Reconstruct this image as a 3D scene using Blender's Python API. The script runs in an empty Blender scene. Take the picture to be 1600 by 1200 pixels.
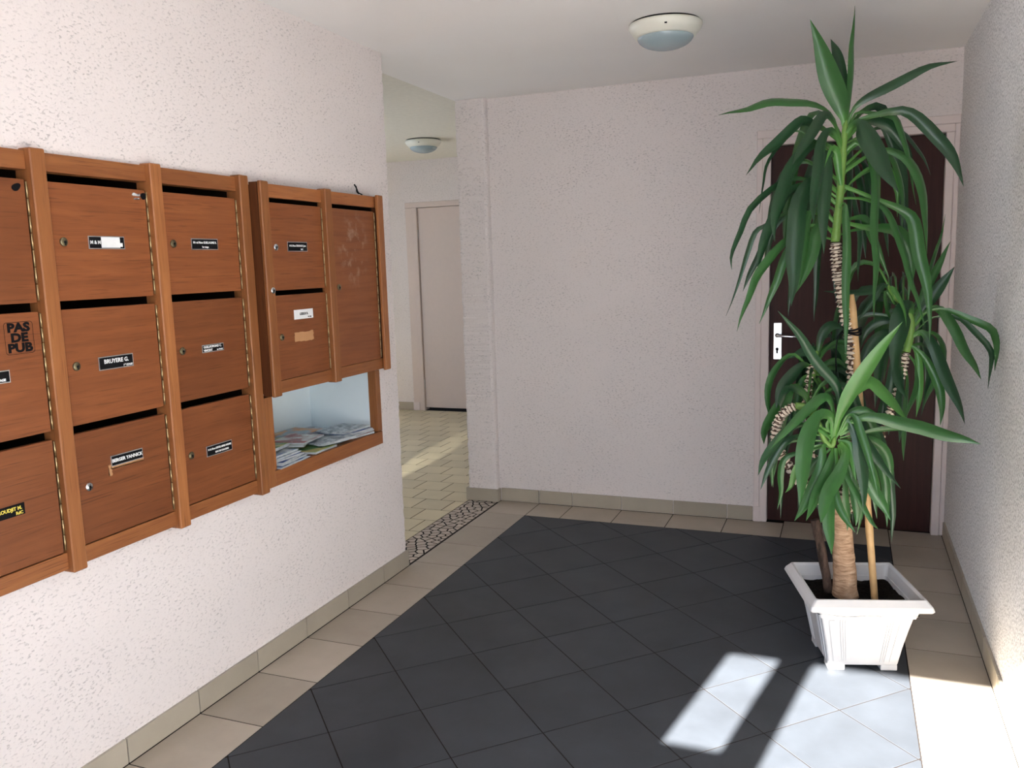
import bpy, bmesh, math, random
from mathutils import Vector, Matrix, noise

# ------------------------------------------------------------------ camera, light, exposure
sc = bpy.context.scene
COL = sc.collection
cam_d = bpy.data.cameras.new('camera'); cam = bpy.data.objects.new('camera', cam_d); COL.objects.link(cam)
cam_d.sensor_fit = 'HORIZONTAL'; cam_d.sensor_width = 36.0; cam_d.lens = 36.0*1316.227/1600.0
cam_d.clip_start = 0.02; cam_d.clip_end = 200
_r = Vector((0.929839651, 0.366723004, -0.030207)); _u = Vector((-0.0235336, 0.1411922, 0.9897024)); _f = Vector((-0.3672116, 0.9195537, -0.1399165))
_m = Matrix((_r, _u, -_f)).transposed().to_4x4(); _m.translation = Vector((1.96084, -1.72637, 1.43435))
cam.matrix_world = _m
sc.camera = cam

EXPOSURE = 0.40
SUN = 74.0
SKY = 4.0
world = bpy.data.worlds.new('sky'); sc.world = world; world.use_nodes = True
wn = world.node_tree; wn.nodes.clear()
wo = wn.nodes.new('ShaderNodeOutputWorld'); wb = wn.nodes.new('ShaderNodeBackground')
wr = wn.nodes.new('ShaderNodeValToRGB'); wg = wn.nodes.new('ShaderNodeTexCoord'); ws = wn.nodes.new('ShaderNodeSeparateXYZ')
wn.links.new(wg.outputs['Generated'], ws.inputs[0]); wn.links.new(ws.outputs['Z'], wr.inputs[0])
wr.color_ramp.elements[0].position = 0.0; wr.color_ramp.elements[0].color = (0.72, 0.84, 1.0, 1)
wr.color_ramp.elements[1].position = 0.8; wr.color_ramp.elements[1].color = (0.42, 0.62, 1.0, 1)
wn.links.new(wr.outputs[0], wb.inputs[0]); wb.inputs[1].default_value = SKY
wn.links.new(wb.outputs[0], wo.inputs[0])
sd = bpy.data.lights.new('sun', 'SUN'); sd.energy = SUN; sd.angle = math.radians(0.6); sd.color = (1.0, 0.97, 0.93)
so = bpy.data.objects.new('sun', sd); COL.objects.link(so); so.location = (1, -6, 6)
so.rotation_euler = Vector((0.18, 1.0, -0.68)).to_track_quat('-Z', 'Y').to_euler()
vs = sc.view_settings
sc.display_settings.display_device = 'sRGB'
vs.view_transform = 'Standard'; vs.look = 'None'; vs.gamma = 1.0; vs.exposure = EXPOSURE; vs.use_curve_mapping = False
sc.cycles.use_denoising = True
sc.cycles.max_bounces = 12; sc.cycles.diffuse_bounces = 8; sc.cycles.glossy_bounces = 4
sc.cycles.sample_clamp_indirect = 12.0
sc.cycles.caustics_reflective = False; sc.cycles.caustics_refractive = False
# daylight portals in the entrance and in the opening added to light the hall
def portal(name, loc, rot, sx, sy):
    l = bpy.data.lights.new(name, 'AREA'); l.shape = 'RECTANGLE'; l.size = sx; l.size_y = sy; l.cycles.is_portal = True
    o = bpy.data.objects.new(name, l); COL.objects.link(o); o.location = loc; o.rotation_euler = rot
portal('door_portal', (1.8675, -1.905, 1.075), (math.radians(90), 0, 0), 1.105, 2.15)
portal('hall_portal', (-3.305, 3.6, 1.425), (0, math.radians(-90), 0), 1.35, 1.4)

# added spot lamp that lays the bright streak on the hall floor
sp_ = bpy.data.lights.new('hall_streak_spot', 'SPOT'); sp_.energy = 220; sp_.spot_size = math.radians(20); sp_.spot_blend = 0.7; sp_.shadow_soft_size = 0.01; sp_.color = (1.0, 0.97, 0.88)
so2 = bpy.data.objects.new('hall_streak_spot', sp_); COL.objects.link(so2); so2.location = (-0.72, 1.25, 1.9)
so2.rotation_euler = (Vector((-0.99, 3.92, 0))-Vector(so2.location)).to_track_quat('-Z', 'Y').to_euler(); so2.scale = (0.22, 1, 1)

# ------------------------------------------------------------------ materials
def lin(c): return tuple(c)+(1.0,) if len(c) == 3 else c
class NT:
    def __init__(s, name, rough=0.6, spec=0.4):
        s.m = bpy.data.materials.new(name); s.m.use_nodes = True; s.t = s.m.node_tree; s.t.nodes.clear()
        s.o = s.t.nodes.new('ShaderNodeOutputMaterial'); s.b = s.t.nodes.new('ShaderNodeBsdfPrincipled')
        s.t.links.new(s.b.outputs[0], s.o.inputs[0]); s.b.inputs['Roughness'].default_value = rough
        s.b.inputs['Specular IOR Level'].default_value = spec
    def n(s, t, **k):
        x = s.t.nodes.new(t)
        for a, b in k.items(): setattr(x, a, b)
        return x
    def l(s, a, b): s.t.links.new(a, b)
    def coord(s, scale=(1, 1, 1), out='Object', rot=(0, 0, 0), rnd=False):
        c = s.n('ShaderNodeTexCoord'); m = s.n('ShaderNodeMapping'); m.inputs['Scale'].default_value = scale; m.inputs['Rotation'].default_value = rot
        s.l(c.outputs[out], m.inputs[0])
        if rnd:
            oi = s.n('ShaderNodeObjectInfo'); cx = s.n('ShaderNodeMath', operation='MULTIPLY'); cx.inputs[1].default_value = 37.0
            s.l(oi.outputs['Random'], cx.inputs[0]); s.l(cx.outputs[0], m.inputs['Location'])
        return m.outputs[0]
    def noise(s, vec, scale, detail=3, rough=0.5, dist=0.0):
        x = s.n('ShaderNodeTexNoise'); x.inputs['Scale'].default_value = scale; x.inputs['Detail'].default_value = detail
        x.inputs['Roughness'].default_value = rough; x.inputs['Distortion'].default_value = dist; s.l(vec, x.inputs['Vector']); return x.outputs['Fac']
    def ramp(s, fac, stops):
        r = s.n('ShaderNodeValToRGB'); e = r.color_ramp.elements
        while len(e) < len(stops): e.new(0.5)
        for i, (p, c) in enumerate(stops): e[i].position = p; e[i].color = lin(c) if not isinstance(c, (int, float)) else (c, c, c, 1)
        s.l(fac, r.inputs[0]); return r.outputs[0]
    def mix(s, fac, a, b, mode='MIX'):
        x = s.n('ShaderNodeMix', data_type='RGBA', blend_type=mode)
        for i, v in ((0, fac), (6, a), (7, b)):
            if hasattr(v, 'is_linked'): s.l(v, x.inputs[i])
            elif isinstance(v, (int, float)): x.inputs[i].default_value = v if i == 0 else (v, v, v, 1)
            else: x.inputs[i].default_value = lin(v)
        return x.outputs[2]
    def bump(s, h, strength=0.3, dist=0.01, prev=None):
        b = s.n('ShaderNodeBump'); b.inputs['Strength'].default_value = strength; b.inputs['Distance'].default_value = dist
        s.l(h, b.inputs['Height'])
        if prev is not None: s.l(prev, b.inputs['Normal'])
        s.l(b.outputs[0], s.b.inputs['Normal']); return b.outputs[0]
    def color(s, c):
        if hasattr(c, 'is_linked'): s.l(c, s.b.inputs['Base Color'])
        else: s.b.inputs['Base Color'].default_value = lin(c)
        return s

def plain(name, c, rough=0.5, metal=0.0, spec=0.4, var=0.06):
    t = NT(name, rough, spec); t.b.inputs['Metallic'].default_value = metal
    f = t.noise(t.coord(), 30, 3)
    d = tuple(x*(1-var*2) for x in c)
    t.color(t.mix(f, d, tuple(min(1, x*(1+var)) for x in c)))
    return t.m

def plaster(name, c, pit_rot):
    # swept roughcast: short shallow scratches between flat patches
    t = NT(name, 0.9, 0.15)
    v = t.coord((1, 1, 1), rot=pit_rot); vs_ = t.coord((48, 48, 100), rot=pit_rot)
    pit = t.noise(vs_, 1.6, 3, 0.6, 0.4)
    pm = t.ramp(pit, [(0.565, 0.0), (0.64, 1.0)])
    reg = t.ramp(t.noise(v, 7, 3), [(0.35, 0.35), (0.65, 1.0)])
    mask = t.mix(1.0, pm, reg, 'MULTIPLY')
    fine = t.noise(v, 130, 4, 0.6)
    base = t.mix(t.noise(v, 2.2, 2), tuple(x*0.965 for x in c), c)
    pitted = t.mix(mask, base, tuple(x*0.68 for x in c))  # pits get a darker tone than the flat plaster
    t.color(pitted)
    inv = t.n('ShaderNodeMath', operation='SUBTRACT'); inv.inputs[0].default_value = 1.0; t.l(mask, inv.inputs[1])
    b1 = t.bump(inv.outputs[0], 0.4, 0.004); b2 = t.bump(t.noise(v, 45, 3), 0.07, 0.006, b1); t.bump(fine, 0.35, 0.004, b2)
    return t.m
def roughcast(name, c):
    t = NT(name, 0.9, 0.2); v = t.coord()
    g = t.noise(v, 120, 4, 0.7); g2 = t.noise(v, 38, 3, 0.6)
    m = t.ramp(g, [(0.38, 0.0), (0.53, 1.0)])
    t.color(t.mix(m, tuple(x*0.52 for x in c), c))
    b1 = t.bump(g2, 0.25, 0.006); t.bump(g, 0.6, 0.007, b1)
    return t.m
WALLC = (0.775, 0.72, 0.70)
M = {}
M['wall'] = plaster('plaster_swept', WALLC, (0.5, 0.0, 0.0))
M['wall_b'] = plaster('plaster_swept_back', WALLC, (0.0, 0.5, 0.0))
M['wall_r'] = roughcast('roughcast_grainy', (0.95, 0.94, 0.93))
t = NT('ceiling_paint', 0.9, 0.1); v = t.coord()
t.color(t.mix(t.noise(v, 3, 3), (0.86, 0.845, 0.83), (0.90, 0.89, 0.875))); t.bump(t.noise(v, 90, 3), 0.15, 0.003); M['ceil'] = t.m
M['ceil_hall'] = plain('hall_ceiling_paint', (0.78, 0.76, 0.68), 0.9, spec=0.1)

def tile_mat(name, a, b, rough, spec, scale=3.0, relief=0.05):
    t = NT(name, rough, spec); v = t.coord(rnd=True)
    f = t.ramp(t.noise(v, scale, 5, 0.6), [(0.3, 0.0), (0.7, 1.0)])
    oi = t.n('ShaderNodeObjectInfo'); c = t.mix(f, a, b)
    k = t.ramp(oi.outputs['Random'], [(0.0, 0.9), (1.0, 1.06)])
    t.color(t.mix(1.0, c, k, 'MULTIPLY'))
    t.bump(t.noise(v, 60, 4), relief, 0.003)
    return t.m
M['border'] = tile_mat('beige_stoneware', (0.34, 0.293, 0.235), (0.43, 0.375, 0.305), 0.42, 0.4)
M['base'] = tile_mat('skirting_stoneware', (0.36, 0.32, 0.255), (0.43, 0.385, 0.31), 0.45, 0.35)
M['dark'] = tile_mat('charcoal_stoneware', (0.034, 0.038, 0.044), (0.047, 0.053, 0.062), 0.55, 0.28, 5)
M['hall'] = tile_mat('cream_hall_tile', (0.56, 0.49, 0.32), (0.67, 0.59, 0.40), 0.34, 0.45)
M['stone'] = tile_mat('broken_beige_stone', (0.40, 0.33, 0.27), (0.55, 0.47, 0.39), 0.45, 0.4)
M['grout'] = plain('dark_grout', (0.026, 0.022, 0.020), 0.95, spec=0.05)
M['grout2'] = plain('brown_grout', (0.05, 0.038, 0.030), 0.95, spec=0.05)

def wood(name, light, dark, axis, rough=0.45, band=False, var=0.22):
    # axis = grain direction
    t = NT(name, rough, 0.35)
    sc_ = {'Y': (26, 1.6, 26), 'Z': (26, 26, 1.4)}[axis]
    v = t.coord(sc_, rnd=True)
    g = t.noise(v, 1.6, 6, 0.65, 0.6)
    c = t.ramp(g, [(0.30, dark), (0.62, light), (0.8, tuple(x*1.12 for x in light))])
    vp = t.coord({'Y': (240, 7, 240), 'Z': (240, 240, 7)}[axis], rnd=True)
    pore = t.ramp(t.noise(vp, 1.0, 3), [(0.58, 0.0), (0.70, 1.0)])
    c = t.mix(pore, c, tuple(x*0.75 for x in dark))
    blot = t.noise(t.coord(rnd=True), 5, 3)
    c = t.mix(t.ramp(blot, [(0.35, 0.0), (0.7, 0.4)]), c, dark)
    oi = t.n('ShaderNodeObjectInfo')
    k = t.ramp(oi.outputs['Random'], [(0.0, 1.0-var), (1.0, 1.0+var*0.6)])
    c = t.mix(1.0, c, k, 'MULTIPLY')
    t.color(c); t.bump(g, 0.08, 0.002)
    return t.m
M['wood_door'] = wood('oak_panel_red_brown', (0.262, 0.087, 0.029), (0.185, 0.057, 0.019), 'Y')
M['wood_post'] = wood('oak_post_honey', (0.37, 0.146, 0.048), (0.26, 0.092, 0.030), 'Z')
M['wood_rail'] = wood('oak_rail_honey', (0.345, 0.130, 0.043), (0.245, 0.083, 0.028), 'Y')
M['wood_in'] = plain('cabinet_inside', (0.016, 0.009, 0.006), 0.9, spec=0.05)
M['wood_shaded'] = wood('oak_side_shaded', (0.13, 0.042, 0.014), (0.075, 0.024, 0.009), 'Z')  # same oak, with the shade on the unit's sides put into the colour
M['scar'] = plain('bare_pale_wood', (0.50, 0.26, 0.12), 0.7)
M['liner'] = plain('white_laminate', (0.66, 0.74, 0.77), 0.4, var=0.01)
M['brass'] = plain('aged_brass', (0.20, 0.17, 0.10), 0.38, 0.9)
M['brass_hinge'] = plain('hinge_brass', (0.55, 0.42, 0.22), 0.35, 0.9)
M['chrome'] = plain('chrome', (0.78, 0.80, 0.82), 0.22, 1.0)
M['black'] = plain('black_plastic', (0.006, 0.006, 0.007), 0.7, spec=0.12)
M['white'] = plain('white_print', (0.82, 0.84, 0.84), 0.6)
M['alu'] = plain('aluminium_edge', (0.6, 0.6, 0.6), 0.4, 0.8)
M['yellow'] = plain('yellow_print', (0.75, 0.62, 0.10), 0.6)
M['frame'] = plain('pink_white_paint', (0.74, 0.655, 0.63), 0.55, var=0.02)
M['frame_hall'] = plain('hall_door_paint', (0.66, 0.56, 0.51), 0.55, var=0.02)
t = NT('mahogany_door', 0.5, 0.2); v = t.coord((30, 30, 1.3)); g = t.noise(v, 1.5, 5, 0.6, 0.5)
t.color(t.ramp(g, [(0.3, (0.028, 0.0085, 0.007)), (0.7, (0.046, 0.0145, 0.011))])); M['mahog'] = t.m
M['lamp_ring'] = plain('cream_lamp_ring', (0.80, 0.80, 0.70), 0.35, var=0.01)
t = NT('frosted_glass_dome', 0.25, 0.6); t.color((0.33, 0.42, 0.45)); M['lamp_glass'] = t.m
M['pot'] = plain('white_plastic_pot', (0.64, 0.635, 0.635), 0.35, var=0.02)
t = NT('potting_soil', 1.0, 0.05); v = t.coord(); g = t.noise(v, 90, 5, 0.7)
t.color(t.ramp(g, [(0.3, (0.006, 0.005, 0.004)), (0.72, (0.03, 0.022, 0.016)), (0.8, (0.12, 0.10, 0.08))])); t.bump(g, 1.0, 0.02); M['soil'] = t.m
t = NT('yucca_bark', 0.85, 0.15); v = t.coord((12, 12, 60)); g = t.noise(v, 1.6, 5, 0.65, 0.6)
t.color(t.ramp(g, [(0.3, (0.24, 0.14, 0.08)), (0.55, (0.50, 0.33, 0.21)), (0.75, (0.62, 0.46, 0.33))])); t.bump(g, 0.7, 0.01); M['bark'] = t.m
t = NT('dead_stub_bark', 0.9, 0.1); v = t.coord((30, 30, 8)); g = t.noise(v, 1.6, 5, 0.65)
t.color(t.ramp(g, [(0.35, (0.03, 0.022, 0.018)), (0.7, (0.13, 0.085, 0.065))])); t.bump(g, 0.6, 0.008); M['stub'] = t.m
M['scar_pale'] = plain('leaf_scar_husk', (0.78, 0.66, 0.52), 0.8, var=0.2)
M['scar_dark'] = plain('leaf_scar_groove', (0.10, 0.055, 0.035), 0.9, var=0.2)
M['bamboo'] = plain('bamboo_stake', (0.60, 0.38, 0.17), 0.45, var=0.15)
def leafmat(name, a, b, rough=0.36):
    t = NT(name, rough, 0.45); v = t.coord(rnd=True); f = t.noise(v, 9, 3)
    c = t.mix(f, a, b)
    uv = t.n('ShaderNodeUVMap'); uv.uv_map = 'along'; su = t.n('ShaderNodeSeparateXYZ'); t.l(uv.outputs[0], su.inputs[0])
    c = t.mix(t.ramp(su.outputs[0], [(0.03, 0.85), (0.30, 0.0)]), c, (0.085, 0.24, 0.04))
    # faint parallel veins
    vn = t.n('ShaderNodeTexWave'); vn.inputs['Scale'].default_value = 7.0; cm = t.n('ShaderNodeCombineXYZ'); t.l(su.outputs[1], cm.inputs[0]); t.l(cm.outputs[0], vn.inputs[0])
    c = t.mix(1.0, c, t.ramp(vn.outputs['Fac'], [(0.0, 0.80), (1.0, 1.12)]), 'MULTIPLY')
    geo = t.n('ShaderNodeNewGeometry')
    under = t.mix(0.35, c, (0.20, 0.30, 0.16))
    t.color(t.mix(geo.outputs['Backfacing'], c, under))
    try: t.b.inputs['Transmission Weight'].default_value = 0.0
    except Exception: pass
    return t.m
M['leaf0'] = leafmat('leaf_old_shaded', (0.008, 0.036, 0.013), (0.014, 0.058, 0.018))  # the three leaf tones carry age and partly the light on each leaf
M['leaf1'] = leafmat('leaf_mid', (0.018, 0.078, 0.017), (0.032, 0.115, 0.024))
M['leaf2'] = leafmat('leaf_young_lit', (0.042, 0.145, 0.026), (0.072, 0.210, 0.040))
M['shoot'] = plain('green_shoot', (0.16, 0.30, 0.06), 0.45, var=0.15)
M['pave'] = plain('asphalt_pavement', (0.25, 0.25, 0.26), 0.9)
M['paper'] = plain('newsprint_edge', (0.42, 0.46, 0.48), 0.8, var=0.3)
def cover(name, stops, sc1=9.0):
    t = NT(name, 0.35, 0.4); v = t.coord(rnd=True)
    t.color(t.ramp(t.noise(v, sc1, 3, 0.6, 0.7), stops)); return t.m
M['cov_green'] = cover('cover_green', [(0.25, (0.02, 0.10, 0.04)), (0.45, (0.07, 0.22, 0.06)), (0.58, (0.45, 0.38, 0.10)), (0.72, (0.55, 0.60, 0.50))])
M['cov_orange'] = cover('cover_orange', [(0.25, (0.08, 0.14, 0.18)), (0.45, (0.30, 0.42, 0.50)), (0.55, (0.62, 0.25, 0.08)), (0.72, (0.70, 0.55, 0.30))])
M['cov_blue'] = cover('cover_blue', [(0.25, (0.02, 0.04, 0.12)), (0.45, (0.06, 0.12, 0.30)), (0.56, (0.30, 0.36, 0.42)), (0.72, (0.62, 0.66, 0.70))], 14)
M['cov_red'] = cover('cover_red', [(0.25, (0.10, 0.10, 0.12)), (0.45, (0.35, 0.04, 0.05)), (0.55, (0.50, 0.48, 0.46)), (0.72, (0.72, 0.72, 0.70))], 14)
M['cov_grey'] = cover('cover_grey', [(0.30, (0.10, 0.13, 0.15)), (0.48, (0.32, 0.38, 0.42)), (0.60, (0.60, 0.64, 0.66))], 40)

# ------------------------------------------------------------------ mesh helpers
def link(name, me, mats, parent=None):
    o = bpy.data.objects.new(name, me); COL.objects.link(o)
    for m in (mats if isinstance(mats, (list, tuple)) else [mats]): me.materials.append(m)
    if parent is not None: o.parent = parent
    return o
def obj(name, bm, mats, parent=None, smooth=False):
    bmesh.ops.recalc_face_normals(bm, faces=bm.faces)
    me = bpy.data.meshes.new(name); bm.to_mesh(me); bm.free()
    if smooth:
        for p in me.polygons: p.use_smooth = True
    return link(name, me, mats, parent)
def addbox(bm, x0, x1, y0, y1, z0, z1, bevel=0.0, mi=0, seg=1):
    b2 = bmesh.new()
    vs_ = [b2.verts.new((x, y, z)) for x in (x0, x1) for y in (y0, y1) for z in (z0, z1)]
    for f in ((0, 1, 3, 2), (4, 6, 7, 5), (0, 4, 5, 1), (2, 3, 7, 6), (0, 2, 6, 4), (1, 5, 7, 3)): b2.faces.new([vs_[i] for i in f])
    if bevel: bmesh.ops.bevel(b2, geom=list(b2.edges), offset=bevel, segments=seg, profile=0.7, affect='EDGES')
    merge(bm, b2, mi)
def merge(bm, b2, mi=0, mat=None):
    if mat is not None: bmesh.ops.transform(b2, matrix=mat, verts=b2.verts)
    mp = {v: bm.verts.new(v.co) for v in b2.verts}
    for f in b2.faces:
        try:
            g = bm.faces.new([mp[v] for v in f.verts]); g.material_index = mi if mi >= 0 else f.material_index; g.smooth = f.smooth
        except ValueError: pass
    b2.free()
def box(name, x0, x1, y0, y1, z0, z1, mat, parent=None, bevel=0.0):
    bm = bmesh.new(); addbox(bm, x0, x1, y0, y1, z0, z1, bevel); return obj(name, bm, mat, parent)
def lathe(profile, seg=32, close=False):
    bm = bmesh.new(); rings = []
    for r, z in profile:
        rings.append([bm.verts.new((r*math.cos(2*math.pi*i/seg), r*math.sin(2*math.pi*i/seg), z)) for i in range(seg)] if r > 1e-6 else [bm.verts.new((0, 0, z))])
    for a, b in zip(rings, rings[1:]):
        for i in range(seg):
            j = (i+1) % seg
            if len(a) == 1 and len(b) == 1: continue
            if len(a) == 1: f = bm.faces.new((a[0], b[i], b[j]))
            elif len(b) == 1: f = bm.faces.new((a[i], a[j], b[0]))
            else: f = bm.faces.new((a[i], a[j], b[j], b[i]))
            f.smooth = True
    return bm
def catmull(P, n):
    P = [Vector(p) for p in P]; P = [P[0]*2-P[1]]+P+[P[-1]*2-P[-2]]
    out = []; segs = len(P)-3
    for k in range(n+1):
        u = k/n*segs; i = min(int(u), segs-1); t_ = u-i
        a, b, c, d = P[i:i+4]
        out.append(0.5*((2*b)+(c-a)*t_+(2*a-5*b+4*c-d)*t_**2+(3*b-a-3*c+d)*t_**3))
    return out
def tube(pts, rad, seg=10, cap=True, bm=None, mi=0):
    bm = bm or bmesh.new(); n = len(pts); rings = []
    T0 = (pts[1]-pts[0]).normalized(); N = T0.orthogonal().normalized()
    for i, p in enumerate(pts):
        T = (pts[min(i+1, n-1)]-pts[max(i-1, 0)]).normalized()
        N = (N-T*N.dot(T)).normalized(); B = T.cross(N)
        rr = rad[i] if isinstance(rad, (list, tuple)) else rad
        ring = []
        for k in range(seg):
            a = 2*math.pi*k/seg; rk = rr(k) if callable(rr) else rr
            ring.append(bm.verts.new(p+(N*math.cos(a)+B*math.sin(a))*rk))
        rings.append(ring)
    fs = []
    for i, (a, b) in enumerate(zip(rings, rings[1:])):
        for k in range(seg):
            f = bm.faces.new((a[k], a[(k+1) % seg], b[(k+1) % seg], b[k])); f.smooth = True; f.material_index = mi; fs.append((i, f))
    if cap:
        bm.faces.new(rings[0][::-1]).material_index = mi; bm.faces.new(rings[-1]).material_index = mi
    return bm, fs
def thing(name, label, cat, loc=(0, 0, 0), group=None):
    o = bpy.data.objects.new(name, None); COL.objects.link(o); o.location = loc; o.empty_display_size = 0.1
    o['label'] = label; o['category'] = cat
    if group: o['group'] = group
    return o
def structure(o): o['kind'] = 'structure'; return o
def under(root, parts):
    # parts are modelled in world coordinates: shift them into the thing's frame
    inv = Matrix.Translation(-Vector(root.location))
    for p in parts: p.matrix_parent_inverse = inv

def text_bm(s, size, off=0.0, align='CENTER', ext=0.0003):
    c = bpy.data.curves.new('t', 'FONT'); c.body = s; c.size = size; c.align_x = align; c.align_y = 'CENTER'; c.offset = off; c.extrude = ext; c.resolution_u = 3
    o = bpy.data.objects.new('t', c); COL.objects.link(o)
    dg = bpy.context.evaluated_depsgraph_get(); dg.update()
    me = bpy.data.meshes.new_from_object(o.evaluated_get(dg))
    b = bmesh.new(); b.from_mesh(me)
    bpy.data.objects.remove(o); bpy.data.curves.remove(c); bpy.data.meshes.remove(me)
    return b
def face_x(x, y, z, rot=0.0, sx=1.0):
    # text plane -> plane facing +X
    return Matrix(((0, 0, 1, x), (1, 0, 0, y), (0, 1, 0, z), (0, 0, 0, 1))) @ Matrix.Rotation(rot, 4, 'Z') @ Matrix.Diagonal((sx, 1, 1, 1))

D = 2.93; W = 2.449; H = 2.388; YF = -1.82; HH = 2.47; YH = 5.78; XH = -3.2
# ------------------------------------------------------------------ shell
hy0, hy1, hz0, hz1 = -0.53, 1.525, 0.665, 1.742         # hole for the letter boxes
bm = bmesh.new(); YE = 1.70
addbox(bm, -0.19, 0, YF, YE, -0.02, hz0); addbox(bm, -0.19, 0, YF, YE, hz1, H+0.1)
addbox(bm, -0.19, 0, YF, hy0, hz0, hz1); addbox(bm, -0.19, 0, hy1, YE, hz0, hz1)
# ragged plaster edge of the wall end
nz = 420; cols = []
for i in range(nz+1):
    z = -0.02+(H+0.02)*i/nz
    row = []
    for (x, y) in ((0.0, YE), (0.0, 1.718), (0.0, 1.728), (-0.004, 1.735), (-0.19, 1.735)):
        j = 0.0045*noise.noise(Vector((y*10, x*60, z*34)))+0.003*noise.noise(Vector((3, x*20, z*90)))
        if y > YE: row.append(bm.verts.new((x+0.35*j, y+(j if y > 1.72 else 0), z)))
        else: row.append(bm.verts.new((x, y, z)))
    cols.append(row)
for a, b in zip(cols, cols[1:]):
    for k in range(4): bm.faces.new((a[k], a[k+1], b[k+1], b[k]))
structure(obj('wall_left', bm, M['wall']))
dx0, dx1, dz1 = 1.58, 2.387, 2.001
bm = bmesh.new()
addbox(bm, 0.0, 1.51, D, D+0.12, -0.02, H+0.1); addbox(bm, 1.51, W+0.12, D, D+0.12, 2.081, H+0.1); addbox(bm, 1.4, W+0.12, D+0.121, D+0.2, -0.02, H+0.1)  # last box is added behind the doorway to keep outside light out
structure(obj('wall_back', bm, M['wall_b']))
# pillar corner beside the passage; its flank runs back along the hall
bm = bmesh.new(); nzp = 300; prof = [(-0.19, YH), (-0.19, 2.93), (-0.19, 2.90), (-0.186, 2.888), (-0.176, 2.885), (-0.10, 2.885), (-0.02, 2.885), (-0.006, 2.889), (0.0, 2.90), (0.002, 2.935)]
rows = []
for i in range(nzp+1):
    z = -0.02+(H+0.10)*i/nzp; r = []
    for (x, y) in prof:
        j = 0.003*noise.noise(Vector((x*8, y*8, z*30)))+0.002*noise.noise(Vector((x*8, 7, z*85)))
        r.append(bm.verts.new((x+(j if y < 2.92 else 0), y+(j if y < 2.92 else 0), z)))
    rows.append(r)
for a, b in zip(rows, rows[1:]):
    for k in range(len(prof)-1): bm.faces.new((a[k], a[k+1], b[k+1], b[k]))
addbox(bm, -0.189, -0.0, 2.935, YH, -0.02, HH+0.05)
structure(obj('wall_passage', bm, M['wall_b']))
structure(box('wall_right', W, W+0.12, YF, D+0.12, -0.02, H+0.1, M['wall_r']))
bm = bmesh.new()
yf0, yf1 = -1.90, YF
addbox(bm, -0.19, 1.023, yf0, yf1, -0.02, H+0.1); addbox(bm, 1.023, 1.207, yf0, yf1, -0.02, 1.66); addbox(bm, 1.207, 1.315, yf0, yf1, -0.02, 2.15)
addbox(bm, 1.023, W+0.12, yf0, yf1, 2.15, H+0.1); addbox(bm, 2.42, W+0.12, yf0, yf1, -0.02, 2.15)
structure(obj('wall_front', bm, M['wall_b']))
structure(box('ceiling', -0.19, W+0.12, YF-0.08, D+0.12, H, H+0.12, M['ceil']))
structure(box('ceiling_hall', XH-0.1, -0.19, 0.9, YH+0.1, HH, HH+0.12, M['ceil_hall']))
hd0, hd1 = -1.99, -1.25
bm = bmesh.new(); addbox(bm, XH-0.1, hd0-0.125, YH, YH+0.1, -0.02, HH); addbox(bm, hd1+0.125, -0.19, YH, YH+0.1, -0.02, HH); addbox(bm, hd0-0.125, hd1+0.125, YH, YH+0.1, 2.069, HH); addbox(bm, hd0-0.3, hd1+0.3, YH+0.35, YH+0.4, -0.02, HH); addbox(bm, hd0-0.3, hd0-0.25, YH+0.1, YH+0.35, -0.02, HH); addbox(bm, hd1+0.25, hd1+0.3, YH+0.1, YH+0.35, -0.02, HH); addbox(bm, hd0-0.3, hd1+0.3, YH+0.1, YH+0.4, 2.2, HH)  # last four boxes are added behind the door to block light at its gap
structure(obj('wall_hall_back', bm, M['wall_b']))
bm = bmesh.new()
addbox(bm, XH-0.1, XH, 0.9, 2.9, -0.02, HH); addbox(bm, XH-0.1, XH, 4.3, YH, -0.02, HH); addbox(bm, XH-0.1, XH, 2.9, 4.3, -0.02, 0.75); addbox(bm, XH-0.1, XH, 2.9, 4.3, 2.10, HH)  # unseen opening, added to let sky light into the hall
structure(obj('wall_hall_left', bm, M['wall_b']))
structure(box('wall_hall_front', XH-0.1, -0.19, 0.8, 0.9, -0.02, HH, M['wall_b']))

# ------------------------------------------------------------------ floor
floor = structure(box('floor', -0.19, W+0.12, yf0, D+0.1, -0.06, -0.0012, M['grout']))
floorh = structure(box('floor_hall', XH-0.1, -0.192, 0.8, YH+0.3, -0.06, -0.0012, M['grout2']))
structure(box('pavement', -14, 16, -26, yf0, -0.16, -0.04, M['pave']))
def poly_tile(name, pts, mat, parent, z0=-0.02, z1=0.0, bev=0.0005):
    b = bmesh.new(); n = len(pts); cx_ = sum(p[0] for p in pts)/n; cy_ = sum(p[1] for p in pts)/n
    def inset(p):
        v = Vector((cx_-p[0], cy_-p[1])); l = v.length; return (p[0]+v.x/l*bev*1.4, p[1]+v.y/l*bev*1.4)
    lo = [b.verts.new((x-cx_, y-cy_, z0)) for x, y in pts]; mi_ = [b.verts.new((x-cx_, y-cy_, z1-bev)) for x, y in pts]
    up = [b.verts.new((inset(p)[0]-cx_, inset(p)[1]-cy_, z1)) for p in pts]
    b.faces.new(up)
    for a, c in ((lo, mi_), (mi_, up)):
        for i in range(n): b.faces.new((a[i], a[(i+1) % n], c[(i+1) % n], c[i]))
    o = obj(name, b, mat, parent); o.location = (cx_, cy_, 0); return o
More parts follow.
